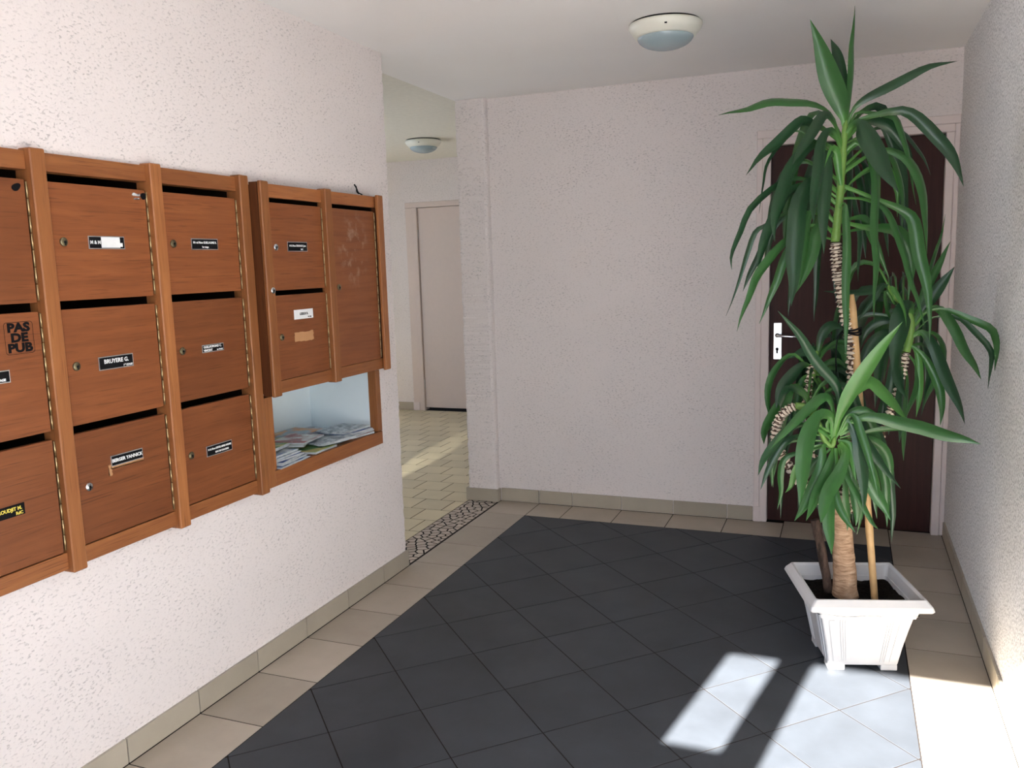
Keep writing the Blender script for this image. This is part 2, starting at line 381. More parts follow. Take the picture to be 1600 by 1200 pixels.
def clip(poly, x0, x1, y0, y1):
    for ax, s, v in ((0, 1, x0), (0, -1, x1), (1, 1, y0), (1, -1, y1)):
        out = []
        for i in range(len(poly)):
            a, b = poly[i-1], poly[i]; da, db = s*(a[ax]-v), s*(b[ax]-v)
            if (da >= 0) != (db >= 0):
                t_ = da/(da-db); out.append((a[0]+(b[0]-a[0])*t_, a[1]+(b[1]-a[1])*t_))
            if db >= 0: out.append(b)
        poly = out
        if not poly: return []
    return poly
def area(p): return abs(sum(p[i-1][0]*p[i][1]-p[i][0]*p[i-1][1] for i in range(len(p))))/2
def clean(p):
    q = []
    for a in p:
        if not q or math.dist(a, q[-1]) > 1e-3: q.append(a)
    if len(q) > 1 and math.dist(q[0], q[-1]) < 1e-3: q.pop()
    return q
g = 0.0022
def rect(x0, x1, y0, y1): return [(x0+g, y0+g), (x1-g, y0+g), (x1-g, y1-g), (x0+g, y1-g)]
ys = [k*0.3 for k in range(-6, 9)]+[2.671]
ys[0] = yf0
for a, b in zip(ys, ys[1:]): poly_tile('border_tile', rect(0.009, 0.26, a, b), M['border'], floor)
poly_tile('border_tile', rect(0.009, 0.26, 2.671, D-0.001), M['border'], floor)
xs = [0.26, 0.469, 0.769, 1.069, 1.369, 1.669, 1.969, 2.19]
for a, b in zip(xs, xs[1:]): poly_tile('border_tile', rect(a, b, 2.671, D+0.03 if a > 1.6 else D-0.009), M['border'], floor)
yr = [yf0]+[2.71-0.3*k for k in range(15, -1, -1) if 2.71-0.3*k > yf0+0.05]+[D+0.02]
for a, b in zip(yr, yr[1:]): poly_tile('border_tile', rect(2.19, W-0.009, a, b), M['border'], floor)
d = 0.2128; gg = g*1.41
for i in range(-3, 9):
    for j in range(-22, 4):
        if (i+j) % 2 == 0: continue
        cx_, cy_ = 0.693+d*i, 2.254+d*j
        p = clip([(cx_-d+gg, cy_), (cx_, cy_-d+gg), (cx_+d-gg, cy_), (cx_, cy_+d-gg)], 0.26+g, 2.19-g, yf0, 2.671-g)
        p = clean(p) if p else p
        if len(p) > 2 and area(p) > 2e-4: poly_tile('dark_tile', p, M['dark'], floor)
k = 0; y = 1.23; rest = []
while y < YH-0.01:
    off = 0.0 if (round((y-2.83)/0.2) % 2 == 0) else 0.1
    x = -3.16+off-0.2
    while x < -0.19:
        p = clip([(x+0.003, y+0.003), (x+0.197, y+0.003), (x+0.197, y+0.197), (x+0.003, y+0.197)], XH, -0.192, 0.9, YH)
        p = clean(p) if p else p
        if len(p) > 2 and area(p) > 3e-4:
            if x > -2.5 and y > 1.75: poly_tile('hall_tile', p, M['hall'], floorh)
            else: rest.append(p)
        x += 0.2
    y += 0.2
bm = bmesh.new()
for p in rest: bm.faces.new([bm.verts.new((q[0], q[1], 0.0)) for q in p])
o = obj('outlying_tile', bm, M['hall'], floorh); o['kind'] = 'stuff'
# crazy-paved threshold strip between wall end and pillar
random.seed(4)
sx0, sx1, sy0, sy1 = -0.187, -0.003, 1.735, 2.882
pts = []; tries = 0
while len(pts) < 112 and tries < 60000:
    tries += 1; q = (random.uniform(sx0, sx1), random.uniform(sy0, sy1))
    if all(math.dist(q, r) > 0.037 for r in pts): pts.append(q)
for q in pts:
    poly = [(sx0, sy0), (sx1, sy0), (sx1, sy1), (sx0, sy1)]
    for r in pts:
        if r is q or math.dist(q, r) > 0.15: continue
        nx, ny = r[0]-q[0], r[1]-q[1]; l = math.hypot(nx, ny); nx /= l; ny /= l; lim = l/2-0.0042
        out = []
        for i in range(len(poly)):
            a, b = poly[i-1], poly[i]
            da = lim-((a[0]-q[0])*nx+(a[1]-q[1])*ny); db = lim-((b[0]-q[0])*nx+(b[1]-q[1])*ny)
            if (da >= 0) != (db >= 0):
                t_ = da/(da-db); out.append((a[0]+(b[0]-a[0])*t_, a[1]+(b[1]-a[1])*t_))
            if db >= 0: out.append(b)
        poly = out
        if not poly: break
    poly = clean(poly) if poly else []
    if len(poly) > 2 and area(poly) > 1.2e-4: poly_tile('stone', poly, M['stone'], floor, bev=0.0012)

# ------------------------------------------------------------------ baseboards
def board(name, segs, axis):
    par = bpy.data.objects.new(name, None); COL.objects.link(par); structure(par)
    for (x0, x1, y0, y1) in segs:
        box('skirting_tile', x0, x1, y0, y1, 0.0025, 0.08, M['base'], par, bevel=0.0008)
    return par
ysl = [a for a in ys if a < 1.7]+[1.742]; ysl[0] = YF
board('baseboard_left', [(0.0, 0.010, a+g, b-g) for a, b in zip(ysl, ysl[1:])], 'y')
xb = [0.012, 0.258, 0.469, 0.769, 1.069, 1.369, 1.508]
board('baseboard_back', [(a+g, b-g, D-0.010, D) for a, b in zip(xb, xb[1:])], 'x')
board('baseboard_passage', [(-0.199, 0.011, 2.873, 2.883), (-0.202, -0.192, 2.8745, 3.10), (-0.202, -0.192, 3.103, 3.40), (0.002, 0.012, 2.885, D-0.011)], 'x')
yrr = [YF]+[a for a in yr if a > YF+0.05]; yrr[-1] = D-0.03
board('baseboard_right', [(W-0.010, W, a+g, b-g) for a, b in zip(yrr, yrr[1:])], 'y')
board('baseboard_hall', [(XH+0.3*i+g, min(XH+0.3*i+0.3, hd0-0.126)-g, YH-0.010, YH) for i in range(4)], 'x')

# ------------------------------------------------------------------ doors
d1 = bpy.data.objects.new('door_1', None); COL.objects.link(d1); structure(d1)
o = box('door_leaf', dx0+0.002, dx1-0.002, D+0.022, D+0.062, 0.004, dz1-0.002, M['mahog'], d1, bevel=0.002)
def jamb(name, pieces, mat, par):
    bm = bmesh.new()
    for p in pieces: addbox(bm, *p, bevel=0.003)
    return obj(name, bm, mat, par)
jamb('door_frame', [(1.54, dx0, D-0.014, D+0.10, 0, dz1+0.0005), (1.51, 1.5395, D-0.006, D+0.10, 0, 2.0395),
                    (dx1, 2.424, D-0.014, D+0.10, 0, dz1+0.0005), (2.4245, W-0.001, D-0.006, D+0.10, 0, 2.0395),
                    (1.54, 2.424, D-0.014, D+0.10, dz1+0.001, 2.0395), (1.51, W-0.001, D-0.006, D+0.10, 2.040, 2.081)], M['frame'], d1)
box('plinth_block', 1.509, 1.545, D-0.016, D-0.004, 0, 0.082, M['frame'], d1, bevel=0.001)
# handle set
hy = D+0.022
bm = bmesh.new(); addbox(bm, 1.602, 1.645, hy-0.008, hy, 0.892, 1.088, bevel=0.0035, seg=2)
pl = obj('handle_plate', bm, M['chrome'], d1)
b2 = lathe([(0, 0.004), (0.011, 0.004), (0.012, 0.0), (0.012, -0.002)], 20); bmesh.ops.transform(b2, matrix=Matrix.Translation((1.622, hy-0.010, 1.021)) @ Matrix.Rotation(math.pi/2, 4, 'X'), verts=b2.verts)
obj('handle_collar', b2, M['black'], pl)
bm, _ = tube([Vector((1.622, hy-0.008, 1.021)), Vector((1.622, hy-0.040, 1.021)), Vector((1.628, hy-0.048, 1.021)), Vector((1.66, hy-0.050, 1.020)), Vector((1.70, hy-0.050, 1.018)), Vector((1.735, hy-0.048, 1.016))], [0.007, 0.007, 0.0075, 0.0068, 0.0062, 0.005], 12)
obj('lever', bm, M['chrome'], pl, True)
bm = bmesh.new(); b2 = lathe([(0, 0.001), (0.0085, 0.001), (0.0085, -0.002)], 16); merge(bm, b2, 0, Matrix.Translation((1.622, hy-0.0085, 0.948)) @ Matrix.Rotation(math.pi/2, 4, 'X'))
addbox(bm, 1.6175, 1.6265, hy-0.0095, hy-0.006, 0.925, 0.945); obj('keyhole', bm, M['black'], pl)

d2 = bpy.data.objects.new('door_2', None); COL.objects.link(d2); structure(d2)
box('door_leaf', hd0+0.003, hd1, YH+0.01, YH+0.05, 0.03, 2.014, M['frame_hall'], d2, bevel=0.002)
jamb('door_frame', [(hd0-0.045, hd0, YH-0.012, YH+0.09, 0, 2.0175), (hd0-0.126, hd0-0.0455, YH-0.004, YH+0.09, 0, 2.0175), (hd1, hd1+0.126, YH-0.012, YH+0.09, 0, 2.0175), (hd0-0.126, hd1+0.126, YH-0.008, YH+0.09, 2.018, 2.07)], M['frame_hall'], d2)
box('plinth_block', hd0-0.127, hd0-0.06, YH-0.013, YH-0.003, 0, 0.082, M['frame'], d2)
box('door_gap_shade', hd0-0.01, hd1, YH+0.012, YH+0.3, -0.01, 0.001, M['black'], d2)  # black strip that draws the shade under the hall door
for z in (0.27, 1.76):
    bm, _ = tube([Vector((hd0+0.001, YH+0.004, z-0.045)), Vector((hd0+0.001, YH+0.004, z+0.045))], 0.007, 8); obj('hinge', bm, M['alu'], d2, True)

# ------------------------------------------------------------------ ceiling lamps
def lamp(loc, label):
    r = thing('ceiling_light', label, 'lamp', loc, 'round ceiling lights')
    obj('base_plate', lathe([(0, 0), (0.138, 0), (0.138, -0.010), (0.0, -0.010)], 48), M['black'], r)
    obj('ring', lathe([(0.100, -0.008), (0.147, -0.008), (0.149, -0.016), (0.140, -0.034), (0.122, -0.055), (0.112, -0.060), (0.106, -0.056)], 64), M['lamp_ring'], r)
    obj('diffuser', lathe([(0.112, -0.050)]+[(0.1135*math.cos(a), -0.055-0.050*math.sin(a)) for a in [i*math.pi/2/12 for i in range(12)]]+[(0, -0.105)], 48), M['lamp_glass'], r)
    a = math.radians(-78)
    bm = bmesh.new(); addbox(bm, -0.005, 0.005, -0.0015, 0.0015, -0.004, 0.004)
    s_ = obj('screw', bm, M['black'], r); s_.location = (0.139*math.cos(a), 0.139*math.sin(a), -0.034); s_.rotation_euler = (0, 0, a+math.pi/2)
lamp((1.25, 1.85, H), 'round white and grey dome light on the lobby ceiling above the dark tiles')
lamp((-1.30, 4.64, HH), 'round dome light on the hallway ceiling beyond the opening, before the pale door')

# ------------------------------------------------------------------ letter boxes
def plate(parent, x, y0, y1, z0, z1, lines, mode='black'):
    bm = bmesh.new(); cy_, cz_ = (y0+y1)/2, (z0+z1)/2
    addbox(bm, x, x+0.0015, y0, y1, z0, z1, mi=0)
    addbox(bm, x, x+0.0022, y0+0.0025, y1-0.0025, z0+0.0025, z1-0.0025, mi=1)
    for (s, size, dy, dz, al) in lines:
        try: merge(bm, text_bm(s, size, 0.0004, al), 2, face_x(x+0.0024, cy_+dy, cz_+dz))
        except Exception as e: print('text', e)
    ms = {'black': [M['alu'], M['black'], M['white']], 'white': [M['white'], M['white'], M['black']], 'yellow': [M['black'], M['black'], M['yellow']]}[mode]
    return obj('nameplate', bm, ms, parent)
def lock(parent, x, y, z, mat, r=0.0122):
    bm = bmesh.new(); b2 = lathe([(0, 0.004), (r*0.86, 0.004), (r, 0.002), (r, -0.002)], 24)
    for f in b2.faces: f.material_index = 0
    merge(bm, b2, 0, Matrix.Translation((x, y, z)) @ Matrix.Rotation(math.pi/2, 4, 'Y'))
    b2 = lathe([(0, 0.0048), (r*0.30, 0.0048), (r*0.30, 0.003)], 12); merge(bm, b2, 1, Matrix.Translation((x, y+0.1*r, z-0.05*r)) @ Matrix.Rotation(math.pi/2, 4, 'Y'))
    addbox(bm, x, x+0.005, y-0.0012+0.1*r, y+0.0012+0.1*r, z-r*0.72, z, mi=1)
    return obj('lock', bm, [mat, M['black']], parent)
def piano_hinge(parent, x, y, z0, z1):
    bm = bmesh.new(); n = max(4, int((z1-z0)/0.038)); h = (z1-z0)/n
    for i in range(n):
        tube([Vector((x, y, z0+i*h+0.0010)), Vector((x, y, z0+(i+1)*h-0.0010))], 0.0026, 8, True, bm)
    return obj('hinge', bm, M['brass_hinge'], parent)
def oval(parent, x, y, z, a, b, rot, mat, name):
    bm = bmesh.new(); n = 24; v0, v1 = [], []
    for i in range(n):
        t_ = 2*math.pi*i/n; k = 1+0.06*math.sin(3*t_+1)
        u, w = a*k*math.cos(t_), b*k*math.sin(t_); yy = y+u*math.cos(rot)-w*math.sin(rot); zz = z+u*math.sin(rot)+w*math.cos(rot)
        v0.append(bm.verts.new((x, yy, zz))); v1.append(bm.verts.new((x+0.0012, yy, zz)))
    bm.faces.new(v1); [bm.faces.new((v0[i], v0[(i+1) % n], v1[(i+1) % n], v1[i])) for i in range(n)]
    return obj(name, bm, mat, parent)
def patch(parent, x, y0, y1, z0, z1, mat, name, seed):
    # ragged thin film left on the wood
    random.seed(seed); bm = bmesh.new(); v = []
    for i in range(36):
        t_ = i/36*4; s = int(t_); u = t_-s
        q = [(y0+(y1-y0)*u, z0), (y1, z0+(z1-z0)*u), (y1-(y1-y0)*u, z1), (y0, z1-(z1-z0)*u)][s]
        v.append((q[0]+random.uniform(-1, 1)*0.0022, q[1]+random.uniform(-1, 1)*0.0022))
    a = [bm.verts.new((x+0.0004, *q)) for q in v]; c = [bm.verts.new((x-0.0004, *q)) for q in v]
    bm.faces.new(a); [bm.faces.new((c[i], c[(i+1) % 36], a[(i+1) % 36], a[i])) for i in range(36)]
    return obj(name, bm, mat, parent)
def door(parent, xf, y0, y1, z0, z1, hinge=True):
    o = box('door', xf-0.018, xf, y0, y1, z0, z1, M['wood_door'], parent, bevel=0.0012)
    if hinge: piano_hinge(o, xf+0.0005, y1+0.004, z0+0.004, z1-0.004)
    return o
def recenter(o):
    # put the origin of a wooden piece at its own centre (grain differs from piece to piece through object random)
    return o
# left bank : three columns in view, three rows
A = thing('mailbox_cabinet', 'long brown oak mailbox bank with three rows of doors, left of the raised unit', 'mailboxes', (0.0, 0.08, 0.648))
P = []
posts = [-0.532, -0.140, 0.257, 0.655]; pw = 0.045; XR = 0.02
for y in posts: P.append(box('post', -0.02, 0.04, y, y+pw, 0.646, 1.765, M['wood_post'], A, bevel=0.003))
P.append(box('top_rail', -0.02, XR, posts[0]+0.004, posts[-1]+pw-0.004, 1.711, 1.7585, M['wood_rail'], A, bevel=0.001))
P.append(box('bottom_rail', -0.02, XR, posts[0]+0.004, posts[-1]+pw-0.004, 0.655, 0.7015, M['wood_rail'], A, bevel=0.001))
P.append(box('end_board', -0.02, 0.02, posts[-1]+pw+0.0005, 0.7235, 0.655, 1.74, M['wood_post'], A))
bm = bmesh.new(); y_0, y_1 = posts[0]+0.003, posts[-1]+pw-0.003
addbox(bm, -0.33, -0.32, y_0, y_1, 0.668, 1.74); addbox(bm, -0.33, 0.0, y_0, y_1, 0.668, 0.69); addbox(bm, -0.33, 0.0, y_0, y_1, 1.72, 1.74)
for y in posts: addbox(bm, -0.32, 0.0, y+0.012, y+0.030, 0.69, 1.72)
for z in (1.037, 1.376): addbox(bm, -0.32, -0.004, y_0, y_1, z-0.001, z+0.012)
P.append(obj('carcass', bm, M['wood_in'], A))
rows = [(1.374, 1.686+0.0), (1.036, 1.352), (0.704, 1.014)]
DO = {}
for c in range(3):
    y0 = posts[c]+pw+0.001; y1 = posts[c+1]-0.008
    for r_, (z0, z1) in enumerate(rows):
        DO[c, r_] = door(A, XR, y0, y1, z0+0.001, z1, True); P.append(DO[c, r_])
X = XR
def Lk(c, r_, y, z, m='brass'): lock(DO[c, r_], X, y, z, M[m])
for r_, z in enumerate((1.531, 1.197, 0.861)):
    Lk(0, r_, -0.441, z); Lk(1, r_, -0.050, z, 'chrome' if r_ == 2 else 'brass'); Lk(2, r_, 0.346, z)
plate(DO[1, 0], X, 0.029, 0.154, 1.513, 1.5485, [('M & M', 0.013, -0.040, 0, 'CENTER')])
bm = bmesh.new(); addbox(bm, X+0.0024, X+0.0032, 0.071, 0.136, 1.5165, 1.546); addbox(bm, X+0.0024, X+0.0031, 0.130, 0.145, 1.5195, 1.530); obj('white_tape', bm, M['white'], DO[1, 0])
plate(DO[1, 1], X, 0.023, 0.146, 1.1755, 1.213, [('BRUYERE G.', 0.0165, 0.0, 0.004, 'CENTER'), ('1\u1d49\u02b3 ETAGE', 0.0075, 0.040, -0.012, 'CENTER')])
plate(DO[1, 2], X, 0.032, 0.149, 0.8985, 0.929, [('BERGER YANNICK', 0.0135, 0.0, 0, 'CENTER')])
plate(DO[2, 0], X, 0.423, 0.545, 1.513, 1.5485, [('Mr et Mme GUILLAUME R.', 0.0095, 0.0, 0.005, 'CENTER'), ('1er etage', 0.008, 0.0, -0.009, 'CENTER')])
plate(DO[2, 1], X, 0.433, 0.535, 1.181, 1.2065, [('GUILLAUMOND C.', 0.0100, -0.045, 0.005, 'LEFT'), ('VINCENT', 0.0095, -0.045, -0.006, 'LEFT'), ('1er ETAGE', 0.006, 0.030, -0.007, 'CENTER')])
plate(DO[2, 2], X, 0.415, 0.538, 0.8395, 0.8745, [('M & Mme DEVILLAINE ANDRE', 0.0085, 0.0, 0.005, 'CENTER'), ('RDC DE CHAUSSEE', 0.0075, 0.01, -0.008, 'CENTER')])
plate(DO[0, 0], X, -0.370, -0.248, 1.513, 1.5485, [('Mme BERTRAND', 0.011, 0, 0.002, 'CENTER')])
plate(DO[0, 1], X, -0.370, -0.248, 1.1815, 1.213, [('M & Mme', 0.010, 0, 0.005, 'CENTER'), ('1er ETAGE', 0.0085, 0.028, -0.008, 'CENTER')])
plate(DO[0, 2], X, -0.370, -0.249, 0.8435, 0.8735, [('MAROUDJIT M.', 0.0125, 0.010, 0.004, 'CENTER'), ('RdC', 0.011, 0.044, -0.0085, 'CENTER')], 'yellow')
oval(DO[0, 0], X, -0.173, 1.665, 0.0135, 0.0085, 0.5, M['black'], 'black_cover_cap')
oval(DO[1, 0], X, 0.242, 1.668, 0.0115, 0.0095, 0.3, M['black'], 'black_cover_cap')
patch(DO[1, 0], X+0.0003, 0.200, 0.228, 1.668, 1.674, M['white'], 'paint_fleck', 3); patch(DO[1, 0], X+0.0003, 0.206, 0.224, 1.658, 1.661, M['white'], 'paint_fleck', 4)
patch(DO[1, 2], X+0.0002, 0.030, 0.152, 0.892, 0.900, M['scar'], 'scraped_patch', 8); patch(DO[1, 2], X+0.0002, 0.022, 0.034, 0.874, 0.905, M['scar'], 'scraped_patch', 9)
# PAS DE PUB sticker: printed on clear film
bm = bmesh.new()
for s, dz in (('PAS', 0.0255), ('DE', 0.0), ('PUB', -0.0255)):
    merge(bm, text_bm(s, 0.0300, 0.0016, 'CENTER', 0.0002), 0, face_x(X+0.0005, -0.210, 1.2895+dz, 0, 1.28))
hw, hh_, rr_ = 0.0405, 0.0405, 0.008
def rr_loop(hw, hh_, r, n=6):
    o_ = []
    for (sx, sy, a0) in ((1, 1, 0), (-1, 1, 90), (-1, -1, 180), (1, -1, 270)):
        for i in range(n+1):
            a = math.radians(a0+90*i/n); o_.append((sx*(hw-r)+r*math.cos(a), sy*(hh_-r)+r*math.sin(a)))
    return o_
L1, L2 = rr_loop(hw, hh_, rr_), rr_loop(hw-0.0012, hh_-0.0012, rr_-0.001)
va = [bm.verts.new((X+0.0006, -0.210+a, 1.2895+b)) for a, b in L1]; vb = [bm.verts.new((X+0.0006, -0.210+a, 1.2895+b)) for a, b in L2]
for i in range(len(va)): bm.faces.new((va[i], va[(i+1) % len(va)], vb[(i+1) % len(va)], vb[i]))
obj('sticker', bm, M['black'], DO[0, 1])
under(A, P)

# raised unit
B_ = thing('mailbox_cabinet', 'smaller raised oak mailbox unit standing proud above the open newspaper niche', 'mailboxes', (0.02, 1.14, 0.99))
P = []; up = [0.724, 1.115, 1.512]; XU = 0.05; zb = 0.990
P.append(box('side_panel', 0.0205, 0.0545, up[0]+0.0005, up[0]+0.018, zb+0.003, 1.747, M['wood_shaded'], B_)); P.append(box('side_panel', 0.0205, 0.0545, up[2]+pw-0.019, up[2]+pw-0.0005, zb+0.003, 1.747, M['wood_shaded'], B_))
for y in up: P.append(box('post', 0.030 if y == up[1] else 0.055, 0.07, y, y+pw, zb, 1.750, M['wood_post'], B_, bevel=0.003))
P.append(box('top_rail', 0.03, XU, up[0]+0.01, up[2]+pw-0.01, 1.6975, 1.7445, M['wood_rail'], B_, bevel=0.001))
P.append(box('bottom_rail', 0.03, XU, up[0]+0.01, up[2]+pw-0.01, 0.996, 1.0415, M['wood_rail'], B_, bevel=0.001))
bm = bmesh.new(); y_0, y_1 = up[0]+0.004, up[2]+pw-0.032
addbox(bm, -0.33, -0.32, y_0, y_1, 1.0, 1.738); addbox(bm, -0.33, 0.029, y_0, y_1, 1.0, 1.012); addbox(bm, -0.33, 0.029, y_0, y_1, 1.728, 1.738)
addbox(bm, -0.32, 0.029, y_0, y_0+0.012, 1.012, 1.728); addbox(bm, -0.32, 0.029, y_1-0.012, y_1, 1.012, 1.728); addbox(bm, -0.32, 0.029, 1.128, 1.142, 1.012, 1.728)
addbox(bm, -0.32, 0.03, y_0, 1.128, 1.368, 1.38)
P.append(obj('carcass', bm, M['wood_in'], B_))
X = XU
q = door(B_, XU, up[0]+pw+0.001, up[1]-0.008, 1.368, 1.680); P.append(q)
lock(q, X, 0.813, 1.523, M['chrome']); plate(q, X, 0.881, 1.003, 1.508, 1.5435, [('M & Mme DEVEAUX Jean', 0.0095, 0.0, 0.003, 'CENTER'), ('RdC', 0.008, 0.025, -0.010, 'CENTER')])
q = door(B_, XU, up[0]+pw+0.001, up[1]-0.008, 1.043, 1.350); P.append(q)
lock(q, X, 0.813, 1.198, M['brass']); plate(q, X, 0.894, 1.013, 1.257, 1.2925, [('LESEUX R.', 0.012, 0, 0.001, 'CENTER'), ('1er etage', 0.006, 0.035, -0.011, 'CENTER')], 'white')
patch(q, X+0.0002, 0.890, 1.009, 1.173, 1.2085, M['scar'], 'scraped_patch', 5)
q = door(B_, XU, up[1]+pw+0.001, up[2]-0.008, 1.043, 1.680); P.append(q)
t = NT('oak_panel_rubbed', 0.45, 0.35); v = t.coord((26, 1.6, 26)); gr = t.noise(v, 1.6, 6, 0.65, 0.6)
base = t.ramp(gr, [(0.30, (0.18, 0.056, 0.02)), (0.62, (0.25, 0.085, 0.03))])
sp = t.n('ShaderNodeSeparateXYZ'); cc = t.n('ShaderNodeTexCoord'); t.l(cc.outputs['Object'], sp.inputs[0])
vd = t.n('ShaderNodeVectorMath', operation='DISTANCE'); mp = t.n('ShaderNodeMapping'); mp.inputs['Scale'].default_value = (1, 1.0, 0.75); t.l(cc.outputs['Object'], mp.inputs[0]); t.l(mp.outputs[0], vd.inputs[0]); vd.inputs[1].default_value = (0.05, 1.330, 1.520*0.75)
ell = t.ramp(vd.outputs['Value'], [(0.07, 1.0), (0.13, 0.0)]); nz_ = t.ramp(t.noise(t.coord((1, 1, 1)), 26, 4, 0.6), [(0.50, 0.0), (0.66, 0.55)])
t.color(t.mix(t.mix(1.0, ell, nz_, 'MULTIPLY'), base, (0.42, 0.27, 0.20)))
q.data.materials.clear(); q.data.materials.append(t.m)
lock(q, X, 1.205, 1.366, M['brass'])
o = lock(B_, 0.07, up[0]+0.030, 1.370, M['chrome'], 0.0115); o['label'] = 'chrome lock on the left post'; P.append(o)
under(B_, P)

# niche with newspapers
N_ = thing('newspaper_niche', 'open oak framed niche with white lining below the raised mailbox unit', 'shelf', (0.0, 1.12, 0.65))
P = []
P.append(box('frame_board', -0.02, 0.02, 0.7245, 0.762, 0.652, 0.986, M['wood_post'], N_, bevel=0.001))
P.append(box('frame_board', -0.02, 0.016, 0.7625, 0.776, 0.712, 0.986, M['wood_post'], N_, bevel=0.001))
P.append(box('frame_board', -0.02, 0.02, 1.500, 1.536, 0.712, 0.988, M['wood_post'], N_, bevel=0.001))
P.append(box('bottom_rail', -0.02, 0.02, 0.7625, 1.536, 0.652, 0.710, M['wood_rail'], N_, bevel=0.001))
P.append(box('liner_back', -0.345, -0.335, 0.765, 1.51, 0.69, 0.99, M['liner'], N_))
P.append(box('liner_side', -0.335, -0.021, 0.764, 0.774, 0.70, 0.99, M['liner'], N_)); P.append(box('liner_side', -0.335, -0.021, 1.502, 1.512, 0.70, 0.99, M['liner'], N_))
P.append(box('liner_floor', -0.345, -0.021, 0.765, 1.51, 0.69, 0.70, M['liner'], N_))
P.append(box('liner_top', -0.345, -0.021, 0.765, 1.51, 0.980, 0.986, M['liner'], N_))
under(N_, P)

def paper(x, y, z, rot, sx, sy, th, mat, label, fold=0.0, tilt=(0, 0), grp='papers in the niche'):
    # folded newspaper / brochure: a bundle with soft spine and slightly lifted corner
    bm = bmesh.new(); nx, ny = 8, 8
    random.seed(int(abs(x*1000+y*777+z*3131)))
    ph = random.uniform(0, 6)
    def h(u, v): return fold*(u**2)*0.6+0.002*math.sin(3*v+ph)*u
    top = [[None]*(ny+1) for _ in range(nx+1)]; bot = [[None]*(ny+1) for _ in range(nx+1)]
    for i in range(nx+1):
        u = i/nx
        for j in range(ny+1):
            v = j/ny; zz = h(u, v)
            e = math.sqrt(max(0, 1-(1-min(1, u/0.12))**2)) if u < 0.12 else 1
            top[i][j] = bm.verts.new(((u-0.5)*sx, (v-0.5)*sy, zz+th/2*(0.15+0.85*e)+th/2)); bot[i][j] = bm.verts.new(((u-0.5)*sx+0.002*math.sin(5*v+ph), (v-0.5)*sy, zz+th/2-th/2*(0.15+0.85*e)))
    for i in range(nx):
        for j in range(ny):
            f = bm.faces.new((top[i][j], top[i+1][j], top[i+1][j+1], top[i][j+1])); f.material_index = 0; f.smooth = True
            f = bm.faces.new((bot[i][j], bot[i][j+1], bot[i+1][j+1], bot[i+1][j])); f.material_index = 0; f.smooth = True
    for i in range(nx):
        for j in (0, ny):
            bm.faces.new((top[i][j], bot[i][j], bot[i+1][j], top[i+1][j])).material_index = 1
    for j in range(ny):
        for i in (0, nx):
            bm.faces.new((top[i][j], top[i][j+1], bot[i][j+1], bot[i][j])).material_index = 1
    o = obj('newspaper' if 'newspaper' in label else 'brochure', bm, [mat, M['paper']]); o.location = (x, y, z); o.rotation_euler = (tilt[0], tilt[1], rot)
    o['label'] = label; o['category'] = 'newspaper' if 'newspaper' in label else 'brochure'; o['group'] = grp
    return o
R_ = math.radians
zf = 0.711
paper(-0.246, 0.90, 0.701, R_(90), 0.24, 0.165, 0.024, M['cov_orange'], 'orange and grey brochure lying at the back left of the niche')
paper(-0.246, 1.145, 0.701, R_(91), 0.22, 0.165, 0.030, M['cov_orange'], 'thick brochure with orange and blue cover at the niche back')
paper(-0.246, 1.37, 0.701, R_(89), 0.21, 0.165, 0.024, M['cov_grey'], 'pale grey brochure in the back right corner of the niche')
blues = [('lowest blue newspaper at the front left of the niche', 'cov_blue'), ('blue printed newspaper second from the bottom at the front left', 'cov_grey'), ('grey newsprint newspaper low in the front left stack', 'cov_blue'),
         ('dark blue newspaper in the middle of the front left stack', 'cov_blue'), ('pale blue newspaper near the top of the front left stack', 'cov_grey'), ('topmost blue newspaper of the front left stack, under the green brochure', 'cov_blue')]
for i, (lb, mt) in enumerate(blues):
    paper(-0.068-0.003*i, 0.886-0.006*i, zf+0.0078*i, R_(-86+5*(i % 3)-2*i), 0.205-0.010*i, 0.175, 0.0065, M[mt], lb)
paper(-0.135, 0.868, zf+0.048, R_(-75), 0.18, 0.19, 0.012, M['cov_green'], 'green covered brochure folded on top of the front left stack', 0.010)
paper(-0.165, 1.10, 0.7325, R_(22), 0.16, 0.18, 0.010, M['cov_green'], 'green brochure with white pages in the middle of the niche')
paper(-0.075, 1.10, zf+0.001, R_(4), 0.17, 0.17, 0.008, M['cov_green'], 'flat dark green brochure under the middle ones, near the front edge')
paper(-0.145, 1.12, 0.7445, R_(10), 0.16, 0.19, 0.007, M['cov_red'], 'thin red and white brochure on the green one in the middle of the niche')
paper(-0.062, 1.222, zf+0.0105, R_(70), 0.19, 0.14, 0.009, M['cov_grey'], 'folded white edged newspaper poking over the oak rail', 0.010)
paper(-0.072, 1.400, zf+0.001, R_(80), 0.16, 0.16, 0.008, M['cov_red'], 'red and white newspaper at the bottom of the right hand pile')
paper(-0.074, 1.398, zf+0.0105, R_(85), 0.17, 0.16, 0.007, M['cov_grey'], 'pale newspaper reaching the right end of the oak rail')
paper(-0.078, 1.380, zf+0.0190, R_(79), 0.19, 0.16, 0.009, M['cov_blue'], 'blue newspaper on the right hand pile, under the grey one')
paper(-0.084, 1.372, zf+0.0295, R_(84), 0.20, 0.15, 0.008, M['cov_grey'], 'topmost grey newspaper at the right side of the niche')
paper(-0.250, 1.260, 0.7325, R_(88), 0.20, 0.155, 0.012, M['cov_orange'], 'orange topped brochure at the back, behind the folded newspaper')

